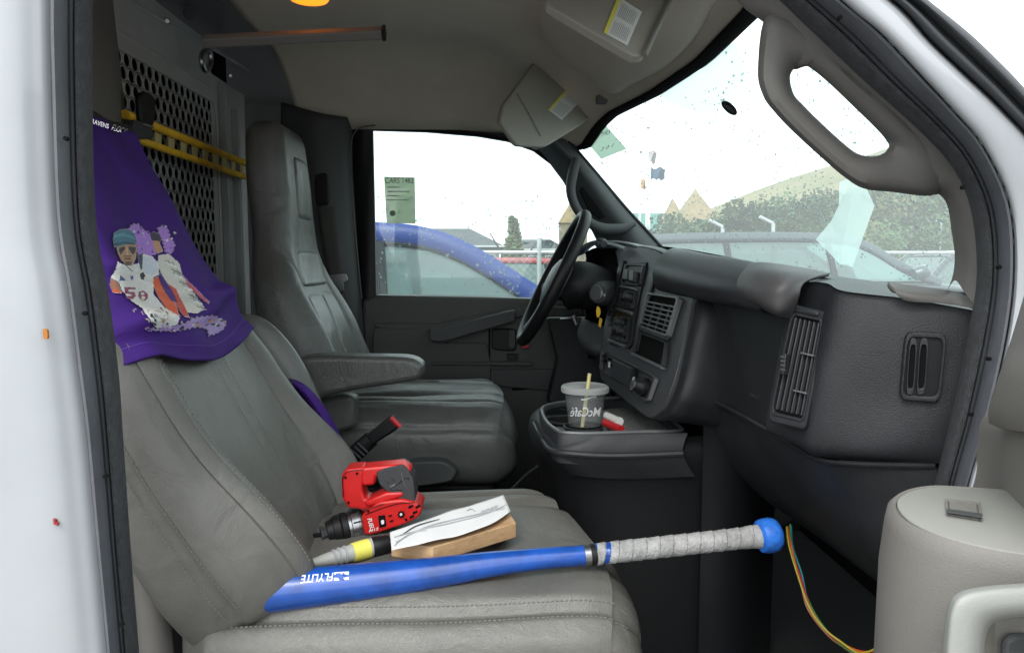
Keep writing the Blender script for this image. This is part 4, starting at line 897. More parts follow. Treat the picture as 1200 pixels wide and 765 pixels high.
band_ = [P(u, v, y) for u, v, y in ((626, 497, 1.57), (634, 512, 1.48), (645, 527, 1.39), (665, 531, 1.35), (720, 534, 1.342), (800, 531, 1.342))]
tube('tray_band', band_, .006, M_dash2, tray, n=8, seg=30)
patch('tray_side', [[P(u, v, y) for u, v, y in ((631, 483, 1.60), (638, 497, 1.49), (650, 509, 1.40), (691, 511, 1.355), (757, 509, 1.35), (806, 507, 1.35))], band_, [p + Vector((.03, .02, -.05)) for p in band_]], M_dash2, tray, nu=40, nv=14)
for (u, v) in ((652, 487), (662, 495), (684, 503)):
    p0 = PZ(u, v, TZ - .0185); lathe('cup_well', p0, p0 + Vector((0, 0, .006)), [(0, .038), (1, .038), (1.1, .034)], M_void, tray, n=24)
    tube('well_ring', [p0 + Vector((math.cos(a) * .040, math.sin(a) * .040, .006)) for a in [2 * math.pi * i / 30 for i in range(31)]], .0025, M_dash2, tray, n=6)
# grey speckled liner
prism('stack_base', [(770, 470), (850, 470), (850, 600), (770, 600)], 1.66, .02, M_dash, van, bevel=0)
# ---------------- open passenger door on the right
dtop = patch('passenger_door_panel', [rail([(1140, 470, .80), (1172, 486, .72), (1200, 497, .64), (1330, 520, .44)]), rail([(1138, 500, .785), (1168, 506, .70), (1200, 515, .62), (1330, 560, .42)]), rail([(1128, 560, .77), (1165, 575, .69), (1200, 590, .61), (1340, 640, .41)]), rail([(1095, 640, .77), (1140, 660, .69), (1200, 680, .61), (1340, 740, .41)]), rail([(1060, 800, .77), (1110, 800, .69), (1200, 820, .61), (1340, 860, .41)])], M_beige, van, nu=30, nv=40, solid=.01, label='beige inner panel of the open passenger door')
patch('door_upper_trim', [rail([(1215, 330, .60), (1240, 330, .55), (1330, 335, .42)]), rail([(1194, 400, .62), (1220, 400, .56), (1330, 405, .42)]), rail([(1180, 440, .64), (1200, 442, .575), (1330, 445, .42)]), rail([(1168, 478, .655), (1192, 480, .59), (1330, 470, .42)]), rail([(1167, 494, .665), (1196, 501, .60), (1330, 510, .43)])], M_beige, van, nu=20, nv=30, solid=.012)
dr = D.objects[dtop.name]
box('passenger_door_skin', (.62, .36, CH - .25), (.03, .74, 1.15), M_white, dr, rot=-.38, bevel=.02)
az = -.208
ar = [Vector((x + .012, y, 0)) for x, y in ((.315, .565), (.335, .625), (.385, .662), (.44, .655), (.60, .60), (.72, .50), (.72, .36), (.50, .425), (.40, .475), (.335, .515))]
sm = smoothpoly(ar, 6); cen2 = Vector((.45, .56, 0)); g = []
for z, f in ((az - .012, .93), (az - .002, .93), (az + .0, .955), (az - .004, .985), (az - .014, 1.0), (az - .05, 1.025), (az - .15, 1.03), (az - .30, 1.0), (az - .40, .97)):
    g.append([cen2 + (p - cen2) * f + Vector((0, 0, CH + z)) for p in sm])
V, Fc = gridmesh(g, True); arm = mk('door_armrest', V, Fc, M_beige, dr, label='beige armrest of the open door with a switch well')
mk('armrest_top', [cen2 + (p - cen2) * .925 + Vector((0, 0, CH + az - .003)) for p in sm] , [tuple(range(len(sm)))], mat('pale_armrest_cap', (.26, .26, .235), .55, bump=.2, bscale=900), dr, solid=.006, bevel=.001)
sw4 = [(1107, 586), (1149, 590), (1151, 611), (1109, 604)]
def zp(u, v, dz=0): p = PZ(u, v, az + .001); return p + Vector((0, 0, dz))
sv = [zp(*q) for q in sw4]; cs_ = sum(sv, Vector()) / 4
V = sv + [cs_ + (p - cs_) * .86 for p in sv] + [cs_ + (p - cs_) * .84 + Vector((0, 0, -.006)) for p in sv]
V = [p + Vector((0, 0, .0015)) for p in V]
mk('switch_bezel', V, [(i, (i + 1) % 4, 4 + (i + 1) % 4, 4 + i) for i in range(4)] + [(4 + i, 4 + (i + 1) % 4, 8 + (i + 1) % 4, 8 + i) for i in range(4)], M_beige, dr, bevel=.0005)
mk('window_switch', *prism_vf([cs_ + (p - cs_) * .8 + Vector((0, 0, .0012)) for p in sv], Vector((0, 0, -.003))), M_beige, dr, bevel=.0008)
mk('switch_gap', *prism_vf([zp(u, v, .003) for u, v in ((1109, 601), (1151, 607), (1151, 611), (1109, 604.5))], Vector((0, 0, .001))), M_trimg, dr, bevel=0)
# pull handle ring close to the viewer
ho = [(1100, 900), (1102, 800), (1106, 740), (1110, 712), (1120, 696), (1145, 688), (1200, 683), (1290, 682), (1300, 900)]
hi = [(1152, 900), (1153, 800), (1154, 757), (1157, 740), (1164, 730), (1178, 725), (1210, 722), (1262, 722), (1264, 900)]
rows = []
for f, dy in ((0, .05), (0, .012), (.06, .002), (.2, -.004), (.6, -.006), (.85, -.002), (.95, .006), (1, .02), (1, .05)):
    rows.append([P(a[0] + (b[0] - a[0]) * f, a[1] + (b[1] - a[1]) * f, .44 + dy) for a, b in zip(ho, hi)])
patch('pull_handle', rows, M_beige2, dr, nu=70, nv=40, label='pale pull handle of the open passenger door')
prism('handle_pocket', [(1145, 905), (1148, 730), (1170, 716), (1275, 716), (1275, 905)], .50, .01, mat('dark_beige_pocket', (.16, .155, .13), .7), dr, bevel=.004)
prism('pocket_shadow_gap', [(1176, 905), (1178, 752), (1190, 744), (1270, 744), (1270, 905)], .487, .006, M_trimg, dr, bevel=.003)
# ================================================================== loose things in the cab
seatbv = bvh_of(c1); backbv = bvh_of(b1)
# ---------------- bat
bat = thing('baseball_bat', 'blue baseball bat with grey taped grip lying across the near seat', 'baseball bat', P(560, 670, 1.02))
cl = [(286, 696, 12), (289, 695.6, 20), (296, 695, 23.8), (322, 692, 24.5), (400, 684, 22.5), (460, 677.3, 20.6), (520, 669.3, 17.8), (567, 661.8, 15.3), (620, 655.6, 13.0), (683, 650.5, 12), (700, 649, 12)]
def by(u): return .985 + .085 * (u - 322) / 580
def bpts(L, seg): 
    pts = curve([P(u, v, by(u)) for u, v, r in L], seg); rr = [cr([r * by(u) / FPX for u, v, r in L], i / (seg - 1)) for i in range(seg)]; return pts, rr
pp, rr = bpts(cl, 60); barrel = tube('barrel', pp, rr, M_bat, bat, n=48)
p0 = P(688, 650, by(688)); tube('taper_ring', [P(684, 650.5, by(684)), P(691, 649.8, by(691))], .0152, M_steel, bat, n=30); tube('taper_ring', [P(691, 649.8, by(691)), P(698, 649, by(698))], .0149, M_black, bat, n=30)
hpts = [(697, 649.2), (885, 628)]; mb = MB(); N_ = 260
A, B_ = P(698, 649, by(698)), P(893, 627.5, by(893)); ax = (B_ - A).normalized(); e1 = Vector((0, 0, 1)).cross(ax).normalized(); e2 = ax.cross(e1)
g = []
for i in range(N_):
    t = i / (N_ - 1); row = []
    for j in range(40):
        a = 2 * math.pi * j / 40
        ph = (t * 12.5 + j / 40) % 1                      # spiral overlap of the tape
        r = .0148 + .0012 * ph + .0006 * noise.noise(Vector((t * 60, a * 3, 0))) + .003 * max(0, (t - .82) / .18) ** 2
        if ph < .05: r -= .0006
        row.append(A.lerp(B_, t) + (e1 * math.cos(a) + e2 * math.sin(a)) * r)
    g.append(row)
V, Fc = gridmesh(g, True); Fc += [tuple(range(40)), tuple(range((N_ - 1) * 40, N_ * 40))]
fm = []
for i in range(N_ - 1):
    for j in range(40):
        t = i / (N_ - 1); ph = (t * 12.5 + j / 40) % 1; fm.append(1 if (t < .085 and ph < .36) else 0)
fm += [0, 0]
mk('taped_grip', V, Fc, None, bat, mats=[M_tape, M_bat], fm=fm)
lathe('knob', P(889, 628.5, 1.066), P(913, 625, 1.07), [(0, .0195), (.08, .0235), (.3, .0255), (.6, .0255), (.8, .024), (.93, .020), (1, .012)], mat('worn_blue_knob', (.02, .14, .55), .5, var=.3, vscale=60, bump=.4, bscale=200), bat, n=36)
bb = bvh_of(barrel)
def onbb(u, v):
    h, n = cast(u, v, bb); return (h + n * .0006) if h else P(u, v, .96)
text_on('lettering', 'FLYLITE', (371.5, 676.5), (-39, 3.2), (.5, 13.0), onbb, M_print, bat, shear=.25, bold=.012)
onb = lambda uv, name, m: mk(name, [onbb(a, b) for a, b in uv], [tuple(range(len(uv)))], m, bat, smooth=False)
onb([(392, 670.5), (409, 669.5), (408.5, 679), (391.5, 680)], 'emblem', M_print)
onb2 = lambda u, v: (lambda h: h + Vector((0, -.0006, 0)))(onbb(u, v))
mk('emblem_mark', [onb2(a, b) for a, b in [(393, 671.5), (399, 671), (404, 679), (398, 679.3)]], [(0, 1, 2, 3)], M_bat, bat, smooth=False)
mk('emblem_mark', [onb2(a, b) for a, b in [(401, 671), (403, 671), (405.5, 675), (403.5, 675)]], [(0, 1, 2, 3)], M_bat, bat, smooth=False)
# ---------------- drill
drill = thing('cordless_drill', 'red and grey cordless drill standing on the near seat against the backrest', 'drill', P(440, 630, 1.22))
def dz(l): return [(340 + a / 3.825, 520 + b / 3.825) for a, b in l]
def dr_(name, uv, y0, dep, m, b=.004, seg=3, **k): return prism(name, uv, y0, dep, m, drill, bevel=b, seg=seg, **k)
body = rrect([Vector((*q, 0)) for q in dz([(318, 322), (390, 262), (500, 248), (560, 262), (592, 290), (580, 325), (530, 355), (360, 410), (330, 405)])], .22, 4)
dr_('motor_housing', [(q.x, q.y) for q in body], 1.185, .062, M_red, .012, 4)
dr_('handle_strut', dz([(228, 140), (252, 112), (330, 106), (328, 140), (322, 200), (335, 245), (395, 262), (388, 285), (325, 300), (300, 292), (262, 292), (232, 245)]), 1.195, .042, M_red, .007, 3)
dr_('handle_top', dz([(300, 118), (330, 106), (420, 98), (500, 92), (535, 112), (545, 130), (500, 140), (385, 148), (378, 186), (322, 190)]), 1.197, .038, M_red, .006, 3)
dr_('rubber_grip', [(q.x, q.y) for q in rrect([Vector((*q, 0)) for q in dz([(384, 128), (430, 110), (500, 96), (530, 118), (552, 160), (558, 205), (560, 265), (510, 262), (440, 215), (402, 186)])], .2, 4)], 1.192, .050, M_grip, .012, 4)
dr_('lower_brace', dz([(330, 262), (430, 218), (505, 214), (510, 236), (440, 258), (345, 286)]), 1.19, .046, M_red, .005, 3)
for q in ([(436, 168), (460, 190), (520, 150), (530, 158)], [(450, 140), (470, 175), (446, 200), (500, 205)], [(500, 130), (512, 180), (540, 210), (545, 250)]):
    tube('grip_line', [P(u, v, 1.191) for u, v in dz(q)], .0008, M_steel, drill, n=5, seg=14)
A = P(*dz([(330, 355)])[0], 1.216); B_ = P(*dz([(138, 405)])[0], 1.19)
lathe('chuck_collar', A, A.lerp(B_, .38), [(-.1, .024), (0, .0265), (.25, .0275), (.3, .0262), (.36, .0262), (.4, .0275), (.8, .0275), (.84, .0255), (1, .0255)], M_steel, drill, n=32)
for i in range(12):
    a = 2 * math.pi * i / 12; axx = (B_ - A).normalized(); f1 = Vector((0, 0, 1)).cross(axx).normalized(); f2 = axx.cross(f1); o = (f1 * math.cos(a) + f2 * math.sin(a)) * .0275
    tube('collar_rib', [A.lerp(B_, .12) + o, A.lerp(B_, .28) + o], .0016, M_grip, drill, n=6)
lathe('chuck', A.lerp(B_, .38), A.lerp(B_, .86), [(0, .024), (.05, .0265), (.3, .0265), (.34, .0245), (.4, .0255), (.7, .0225), (.72, .0205), (1, .018)], M_black, drill, n=32)
lathe('bit_holder', A.lerp(B_, .84), B_, [(0, .0145), (.1, .0145), (.2, .0115), (.6, .0115), (.65, .0135), (1, .0135), (1, .005)], M_grip, drill, n=8, smooth=False)
tube('drill_bit', [B_, B_ + (B_ - A) * .10 + Vector((-.006, 0, 0))], .0035, M_black, drill, n=6)
dr_('mode_switch', dz([(394, 324), (424, 320), (430, 368), (400, 376)]), 1.182, .004, M_void, .001); dr_('switch_tab', dz([(406, 344), (420, 341), (422, 358), (409, 362)]), 1.180, .003, M_print, .0008)
text_on('drill_lettering', 'FUEL', dz([(361, 358)])[0], (3.5, 12.5), (7, -1.2), lambda u, v: P(u, v, 1.183), M_print, drill, bold=.02)
text_on('drill_lettering', 'M12', dz([(375, 385)])[0], (11, -3), (1, -4.5), lambda u, v: P(u, v, 1.183), M_print, drill, bold=.02)
text_on('drill_lettering', 'Milwaukee', dz([(372, 282)])[0], (26, -7.5), (1.5, -5), lambda u, v: P(u, v, 1.183), mat('dark_red_print', (.18, .01, .01), .5), drill, shear=.3, bold=.02)
c0 = dz([(497, 316)])[0]; dr_('star_emblem', [(c0[0] + (4.8 if i % 2 == 0 else 2.6) * math.cos(i * math.pi / 8), c0[1] + (4.8 if i % 2 == 0 else 2.6) * math.sin(i * math.pi / 8)) for i in range(16)], 1.181, .003, M_void, .0003)
dr_('emblem_eye', [(c0[0] + 1.5 * math.cos(i), c0[1] + 1.5 * math.sin(i)) for i in range(6)], 1.179, .003, M_print, 0)
for c_ in ((540, 285), (560, 310), (545, 330), (572, 285)): dr_('cooling_slot', dz([(c_[0] - 11, c_[1] - 4), (c_[0] + 9, c_[1] - 12), (c_[0] + 11, c_[1] - 4), (c_[0] - 9, c_[1] + 6)]), 1.183, .006, M_void, .0005)
for c_ in ((440, 322), (446, 345)): dr_('seam_slot', dz([(c_[0], c_[1]), (c_[0] + 16, c_[1] - 4), (c_[0] + 16, c_[1]), (c_[0], c_[1] + 5)]), 1.183, .004, M_void, .0003)
# ---------------- board and paper
A, B_, C_ = PZ(458, 633, -.408), PZ(588, 586, -.408), PZ(605, 612, -.408)
def sh(p): return p
e_ = (C_ - B_); Dd = PZ(507, 641, -.408)
pq = [PZ(457, 626, -.403), PZ(590, 582, -.403), PZ(598, 602, -.403), PZ(459, 648, -.403)]; th_ = Vector((0, 0, -.024))
board = mk('wooden_board', *prism_vf([A, B_, C_, Dd], th_), M_wood, None, bevel=.0015, smooth=False)
tag(board, 'short pale wooden board lying under the paper on the near seat', 'wooden board')
g = []; rnd = random.Random(4)
for i in range(22):
    a = i / 21; row = []
    for j in range(40):
        b = j / 39; lim = 1.0 + .42 * math.sin(math.pi * b ** 1.2) * (.6 + .4 * b) + .04 * math.sin(b * 9)
        p = pq[0].lerp(pq[1], b).lerp(pq[3].lerp(pq[2], b), a * lim) + Vector((0, 0, .0005 + .0015 * (1 - math.cos(b * 7 + a * 2)) * .5 + .002 * noise.noise(Vector((a * 2, b * 5, 1))) + .003)); row.append(p)
    g.append(row)
V, Fc = gridmesh(g); pap = mk('paper_or_reflection', V, Fc, M_paper, None, solid=.0006); tag(pap, 'crumpled white paper with faint writing on the wooden board', 'paper')
pbv = bvh_of(pap)
def onp(u, v):
    h, n = cast(u, v, pbv); return h + Vector((0, 0, .0014)) if h else PZ(u, v, -.401)
text_on('handwriting', 'INNER', (573, 598), (20, -7), (1.5, -6), onp, M_inkg, pap, shear=.2)
for k, L in enumerate([[(462, 630), (490, 622), (530, 613), (568, 603), (594, 592)], [(464, 636), (500, 618), (548, 606), (592, 596)], [(470, 628), (488, 617), (515, 609)], [(547, 599), (552, 597), (557, 600)], [(462, 640), (474, 630), (486, 624), (500, 622)]]):
    tube('pencil_line', [onp(u, v) for u, v in curve([Vector((*q, 0)) for q in L], 20) and [(w_.x, w_.y) for w_ in curve([Vector((*q, 0)) for q in L], 20)]], [.0007, .0012, .0006], M_inkg if k != 2 else M_ink, pap, n=4)
# ---------------- tube of sealant
tb_ = thing('sealant_tube', 'white and yellow squeeze tube with black cap lying behind the bat', 'tube', P(420, 645, 1.1))
ta, tbp = P(350, 664, 1.06), P(436, 641, 1.12)
tube('tube_body', [ta, ta.lerp(tbp, .5), ta.lerp(tbp, .97), tbp], [.004, .011, .0145, .013], mat('white_tube', (.42, .42, .39), .4), tb_, n=20, seg=20)
tube('tube_label', [ta.lerp(tbp, .72), ta.lerp(tbp, .84), ta.lerp(tbp, .95)], [.0141, .0150, .0151], M_lyel, tb_, n=24)
for f in (.45, .52, .60): tube('tube_print', [ta.lerp(tbp, f) , ta.lerp(tbp, f + .03)], [.0122 + (f - .45) * .008, .0126 + (f - .45) * .008], M_inkg, tb_, n=20)
lathe('cap', tbp, P(457, 637, 1.13), [(0, .0145), (.1, .0155), (.85, .0150), (.95, .014), (1, .011)], M_black, tb_, n=24)
# ---------------- cup
cup = thing('plastic_cup', 'clear plastic drinks cup with frosted lid standing in the console tray', 'cup', P(686, 505, 1.50))
yc = 1.50; cb_ = P(686, 507, yc); ct = P(685.5, 458, yc)
cbx = Vector((ct.x, yc, cb_.z)); ctx = Vector((ct.x, yc, ct.z)); H_ = 1.0
prof = [(0, .001), (0, .030), (.02, .032), (.3, .034), (.62, .0375), (.66, .0385), (.7, .038), (.97, .0415), (1.0, .043)]
lathe('cup_body', cbx, ctx, prof, G_cup, cup, n=48)
lathe('lid', ctx + Vector((0, 0, -.001)), ctx + Vector((0, 0, .012)), [(0, .0445), (0, .0485), (.3, .0495), (.75, .049), (.95, .0465), (1.0, .044), (.75, .041), (.7, .02), (.7, .001)], G_lid, cup, n=48)
sx0, sx1 = P(680, 509, yc - .012), P(690.5, 437, yc - .012); tube('straw', [sx0 + Vector((0, -.012, 0)), sx1 + Vector((0, -.006, 0))], .0038, mat('cream_straw', (.72, .68, .45), .45, col2=(.75, .62, .12), vscale=22), cup, n=14, seg=10)
lathe('drink_remains', cbx + Vector((0, 0, .002)), cbx + Vector((0, 0, .018)), [(0, .028), (1, .031)], glassmat('melted_ice', (.6, .65, .62), .2), cup, n=30)
cbv = BVHTree.FromPolygons(*lathe(None, cbx, ctx, prof, None, n=64))
def oncup(u, v):
    h, n = cast(u, v, cbv); return h + Vector((0, -.0008, 0)) if h else P(u, v, yc - .04)
text_on('cup_lettering', 'McCafé', (686, 483), (-36, 0), (1, -15), oncup, M_print, cup, shear=-.15, bold=.008)
text_on('cup_swirl', '~', (690, 466), (-18, 4), (0, -14), oncup, M_print, cup, bold=.01)
# small clutter in the tray
def clut(name, lab, cat, pts, r, m, **k):
    o = tube(name, pts, r, m, None, n=10, **k); tag(o, lab, cat); return o
Zt = -.325
clut('lighter', 'red pocket lighter lying in the tray behind the cup', 'lighter', [PZ(709, 495, Zt), PZ(728, 503, Zt)], .008, M_redp)
clut('marker_cap', 'white plastic cap lying in the tray beside the red lighter', 'cap', [PZ(711, 487, Zt + .01), PZ(726, 494, Zt + .01)], [.008, .009], M_plasw)
clut('lip_balm', 'pale stick standing by the white cap in the tray', 'stick', [PZ(713, 492, Zt), PZ(710, 484, Zt + .01)], .006, M_beige2)
clut('crumpled_wrapper', 'small silver wrapper crumpled at the near edge of the tray', 'wrapper', [PZ(709, 503, Zt - .01), PZ(716, 500, Zt - .008), PZ(722, 506, Zt - .01)], [.005, .01, .005], M_steel, seg=6)
# ---------------- loose wires
wl = [[(923, 616), (926, 640), (936, 675), (948, 712), (966, 735), (985, 752), (1010, 764), (1035, 756), (1046, 748), (1060, 738)]]
for k, (c_, nm, u0) in enumerate((((.35, .30, .03), 'yellow', -1), ((.60, .10, .01), 'orange', 0), ((.40, .02, .05), 'red', 1), ((.02, .22, .24), 'teal', 4), ((.05, .25, .05), 'green', 3), ((.45, .18, .10), 'salmon', .5))):
    rnd = random.Random(k); L = [(u + u0 * (1 - i / 12) + rnd.uniform(-2.2, 2.2) * (i > 0), v + rnd.uniform(-2, 2) + (k * 1.2 if i > 3 else 0), 1.20 - .026 * i + .003 * k) for i, (u, v) in enumerate(wl[0])]
    o = tube('loose_wire', [P(*q) for q in L], .0016, mat(nm + '_wire', c_, .45), None, n=7, seg=60)
    tag(o, nm + ' insulated wire hanging loose below the dashboard', 'wire', 'loose coloured wires under the dash')
# ---------------- yellow rail with black clamp on the partition
rl = thing('yellow_rail', 'yellow slotted metal rail hanging across the partition screen', 'rail', PX(220, 175, -.74))
XR = -.735
r0 = [PX(146, 134, XR), PX(294, 194, XR)]; r1 = [PX(156, 162, XR), PX(294, 210, XR)]
tube('rail_bar', r0, .0095, M_yellow, rl, n=10); tube('rail_bar', r1, .0085, M_yellow, rl, n=10)
plr = [PX(180, 155, XR - .004), PX(293, 196, XR - .004), PX(293, 208, XR - .004), PX(180, 170, XR - .004)]
for i in range(10):
    a, b = i / 9.5, (i + .45) / 9.5
    q = [plr[0].lerp(plr[1], a), plr[0].lerp(plr[1], b), plr[3].lerp(plr[2], b), plr[3].lerp(plr[2], a)]
    mk('rail_rung', *prism_vf(q, Vector((.004, 0, 0))), mat('faded_yellow_steel', (.42, .36, .16), .5), rl, smooth=False, bevel=.0008)
cl_ = thing('clamp', 'black ratchet clamp hooked over the yellow rail', 'clamp', PX(172, 140, -.72))
mk('clamp_jaw', *prism_vf([PX(u, v, -.715) for u, v in rrect([(164, 112), (170, 107), (178, 110), (184, 118), (181, 150), (166, 146)], .3)], Vector((-.012, 0, 0))), M_black, cl_, bevel=.004)
mk('clamp_body', *prism_vf([PX(u, v, -.71) for u, v in rrect([(158, 140), (178, 146), (181, 163), (162, 164), (156, 152)], .25)], Vector((-.014, 0, 0))), M_grip, cl_, bevel=.004)
mk('clamp_pin', *prism_vf([PX(u, v, -.705) for u, v in ((170, 145), (181, 148), (181, 150), (170, 147))], Vector((-.01, 0, 0))), M_beige, cl_, bevel=.001)
# seat rail foot and bolt at the cushion's front corner, floor cable, ceiling button
box('seat_rail', (.10, 1.02, CH - .86), (.5, .04, .035), M_silver, ps, bevel=.004)
tube('rail_foot', [P(741, 762, 1.2), P(752, 790, 1.2)], .012, M_steel, ps, n=8)
tube('floor_cable', [P(u, v, y) for u, v, y in ((655, 528, 1.62), (640, 540, 1.7), (620, 553, 1.75), (600, 572, 1.78))], .003, M_trimg, van, n=6, seg=20)
h, n = cast(515, 139, hbv)
if h: lathe('ceiling_button', h + n * .001, h + n * .005, [(0, .018), (1, .016)], M_head, van, n=20)
# ribbed rubber floor mat under the dash
mat_ = box('floor_mat', (.30, 1.15, CH - .872), (.62, .62, .02), M_carpet, None, bevel=.006); tag(mat_, 'black ribbed rubber mat on the passenger footwell floor', 'floor mat')
for i in range(12): tube('mat_rib', [Vector((.02 + .05 * i, .87, CH - .862)), Vector((.02 + .05 * i, 1.44, CH - .862))], .005, M_carpet, mat_, n=6)
# panel screw plugs and dirt specks on the dash end
for (u, v) in ((1098, 378), (975, 402)):
    p = P(u, v, .84 if u > 1000 else .91); 
for (u, v) in dz([(248, 150), (300, 132), (262, 262), (350, 300), (520, 338)]):
    p = P(u, v, 1.183 if v > 592 else 1.194); lathe('housing_screw', p, p + Vector((0, -.0012, 0)), [(0, .0022), (.8, .0022), (1, .0014)], M_void, drill, n=8)
tube('housing_seam', [P(u, v, 1.1835) for u, v in dz([(335, 318), (400, 292), (480, 268), (560, 262)])], .0006, M_void, drill, n=4, seg=14)
tube('housing_seam', [P(u, v, 1.1945) for u, v in dz([(240, 235), (236, 160), (258, 124), (320, 116)])], .0006, M_void, drill, n=4, seg=14)
# ================================================================== purple jersey over the backrest
sh = thing('purple_jersey', 'purple sports shorts with printed football players draped over the near seat', 'sports shorts', (-.6, 1.19, CH + .2))
def shp(q, t):           # q 0 (hem) .. 1 (waistband), t -1..1
    hem = .475 - .045 * math.cos(t * 1.4) ** 2 + .03 * t * t * 0
    s = hem + (.975 - hem) * q
    w = .243 - (.243 - .158) * min(1, max(0, (s - .43) / .44))
    tt = max(-1, min(1, t)); over = max(0, abs(t) - 1)
    p, d, n = psb.frame(s); T = cr(psb.T, s) * psb.endf(min(s, .93)); fo_ = lambda z: (psb.front(s, z) - Vector((0, psb.yc, 0)) - p).dot(n)
    ofc, ofb = (fo_(.3) + fo_(-.3)) / 2, fo_(.84); at_t = abs(tt)
    of = (ofc + (ofb - ofc) * min(1, at_t / .84) ** 1.3 if at_t < .84 else ofb + (fo_(.995) - ofb) * ((at_t - .84) / .16) ** 2.5 * .7) + .012
    of += .006 * math.sin(q * 26 + t * 3.2) * gs(q - .08, .12) + .010 * noise.noise(Vector((q * 3.2 + t, t * 1.8, 2))) + .007 * math.sin(q * 8 - t * 5) * (1 - q) * q * 3
    of += .012 * gs(q - .17 - .05 * t, .035) * (1 - .5 * t) + .008 * gs(q - .27 + .08 * t, .03)
    return p + n * (of - over * .25) + Vector((0, psb.yc + w * tt * (1 - .06 * over), 0))
def shmesh(name, q0, q1, m, nq=90, nt=80, ex=0, **k):
    g = [[shp(q0 + (q1 - q0) * i / (nq - 1), -1.15 + 2.3 * j / (nt - 1)) for j in range(nt)] for i in range(nq)]
    V, Fc = gridmesh(g); return mk(name, V, Fc, m, sh, solid=.003, **k)
cloth = shmesh('cloth', 0, .955, M_purple); wb = shmesh('waistband', .955, 1.0, M_blackcloth, 8)
clb = bvh_of(cloth); wbb = bvh_of(wb)
tube('hem_stitching', [shp(.055, -1 + 2 * i / 60) + Vector((.0015, -.0015, 0)) for i in range(61)], .0008, mat('purple_thread', (.10, .04, .28), .8), sh, n=4)
def onw(bv, e=.0022):
    def f(u, v):
        h, n = cast(u, v, bv); return h + n * e if h else P(u, v, 1.05)
    return f
text_on('waistband_lettering', 'RAVENS  FLOCK', (128, 149), (41, 13.5), (1.0, -7.5), onw(wbb, .003), M_print, sh, bold=.012)
# the print: coloured shapes rasterised onto a fine cloth-hugging sheet
Wd, Hd, X0, Y0, ST = 300, 300, 124, 258, .5
col = np.zeros((Hd, Wd, 4)); yy, xx = np.mgrid[0:Hd, 0:Wd]; ux = X0 + xx * ST; vy = Y0 + yy * ST
rs = np.random.RandomState(5)
def inside(poly, X, Y):
    r = np.zeros(X.shape, bool); n = len(poly); j = n - 1
    for i in range(n):
        xi, yi = poly[i]; xj, yj = poly[j]
        if yi != yj: r ^= ((yi > Y) != (yj > Y)) & (X < (xj - xi) * (Y - yi) / (yj - yi) + xi)
        j = i
    return r
jx = .9 * np.sin(vy * 1.3 + ux * .4); jy = .8 * np.cos(ux * 1.1)
def fill(poly, c, rag=1.0):
    col[inside(poly, ux + jx * rag * .35, vy + jy * rag * .35)] = (*c, 1)
def zc4(l): return [(100 + a / 3.645, 230 + b / 3.645) for a, b in l]
Wt = (.62, .62, .60); Gr = (.30, .32, .33); Dk = (.02, .02, .03); Or = (.55, .10, .04); Tn = (.42, .24, .14); Te = (.05, .17, .24); Lp = (.33, .18, .55); Go = (.50, .38, .20)
fill(zc4([(170, 150), (185, 125), (215, 120), (240, 145), (270, 160), (290, 215), (300, 250), (270, 262), (240, 250), (215, 262), (205, 190)]), Lp, 2.5)
fill(zc4([(300, 145), (320, 128), (350, 150), (358, 185), (378, 205), (365, 250), (335, 245), (322, 200)]), Lp, 2.5)
for k in range(26):
    x = rs.uniform(190, 370); y = rs.uniform(130, 245); a = rs.uniform(3, 9)
    if 235 < x < 300 and y < 150: continue
    fill(zc4([(x, y), (x + a, y - a), (x + a * 1.8, y + a * .4), (x + a * .5, y + a)]), [(.14, .04, .32), Wt, (.45, .3, .6)][k % 3], 1)
# rear player
fill(zc4([(268, 165), (285, 155), (310, 165), (318, 190), (308, 200), (278, 195)]), (.05, .05, .07), .5)
fill(zc4([(280, 193), (308, 196), (326, 240), (300, 250), (286, 225)]), Tn, .4)
fill(zc4([(305, 255), (350, 250), (395, 290), (410, 350), (450, 420), (495, 465), (500, 490), (470, 508), (430, 505), (390, 440), (340, 380), (300, 300)]), (.50, .50, .46), 1)
for k in range(16):
    x = 330 + k * 9; y = 275 + k * 13; fill(zc4([(x, y), (x + 40, y + 12), (x + 46, y + 24), (x + 6, y + 7)]), [Gr, Wt, (.42, .43, .35), (.2, .2, .2)][k % 4], 2)
fill(zc4([(405, 335), (440, 375), (525, 455), (520, 465), (490, 440), (440, 395)]), (.45, .08, .12), .7)
# front player
fill(zc4([(290, 350), (320, 350), (345, 400), (385, 480), (400, 520), (350, 500), (300, 430), (280, 380)]), Or, .8)
fill(zc4([(345, 380), (380, 400), (430, 500), (440, 525), (415, 522), (370, 450)]), (.42, .07, .05), .8)
fill(zc4([(300, 340), (312, 330), (370, 420), (385, 455), (360, 450), (325, 400)]), (.05, .02, .16), .6)
fill(zc4([(130, 285), (170, 300), (215, 290), (240, 250), (280, 262), (305, 290), (308, 340), (285, 350), (282, 420), (330, 480), (395, 520), (385, 545), (330, 560), (290, 555), (240, 490), (190, 455), (150, 410), (135, 370), (102, 350), (118, 325)]), Wt, .8)
fill(zc4([(104, 352), (134, 372), (148, 412), (112, 415), (100, 380)]), (.30, .13, .08), .6); fill(zc4([(108, 398), (148, 410), (150, 420), (116, 417)]), Or, .4)
fill(zc4([(212, 258), (235, 248), (238, 300), (228, 322)]), (.04, .05, .10), .6)
fill(zc4([(238, 262), (270, 262), (300, 285), (300, 330), (275, 345), (245, 335), (232, 300)]), (.50, .55, .62), .6)
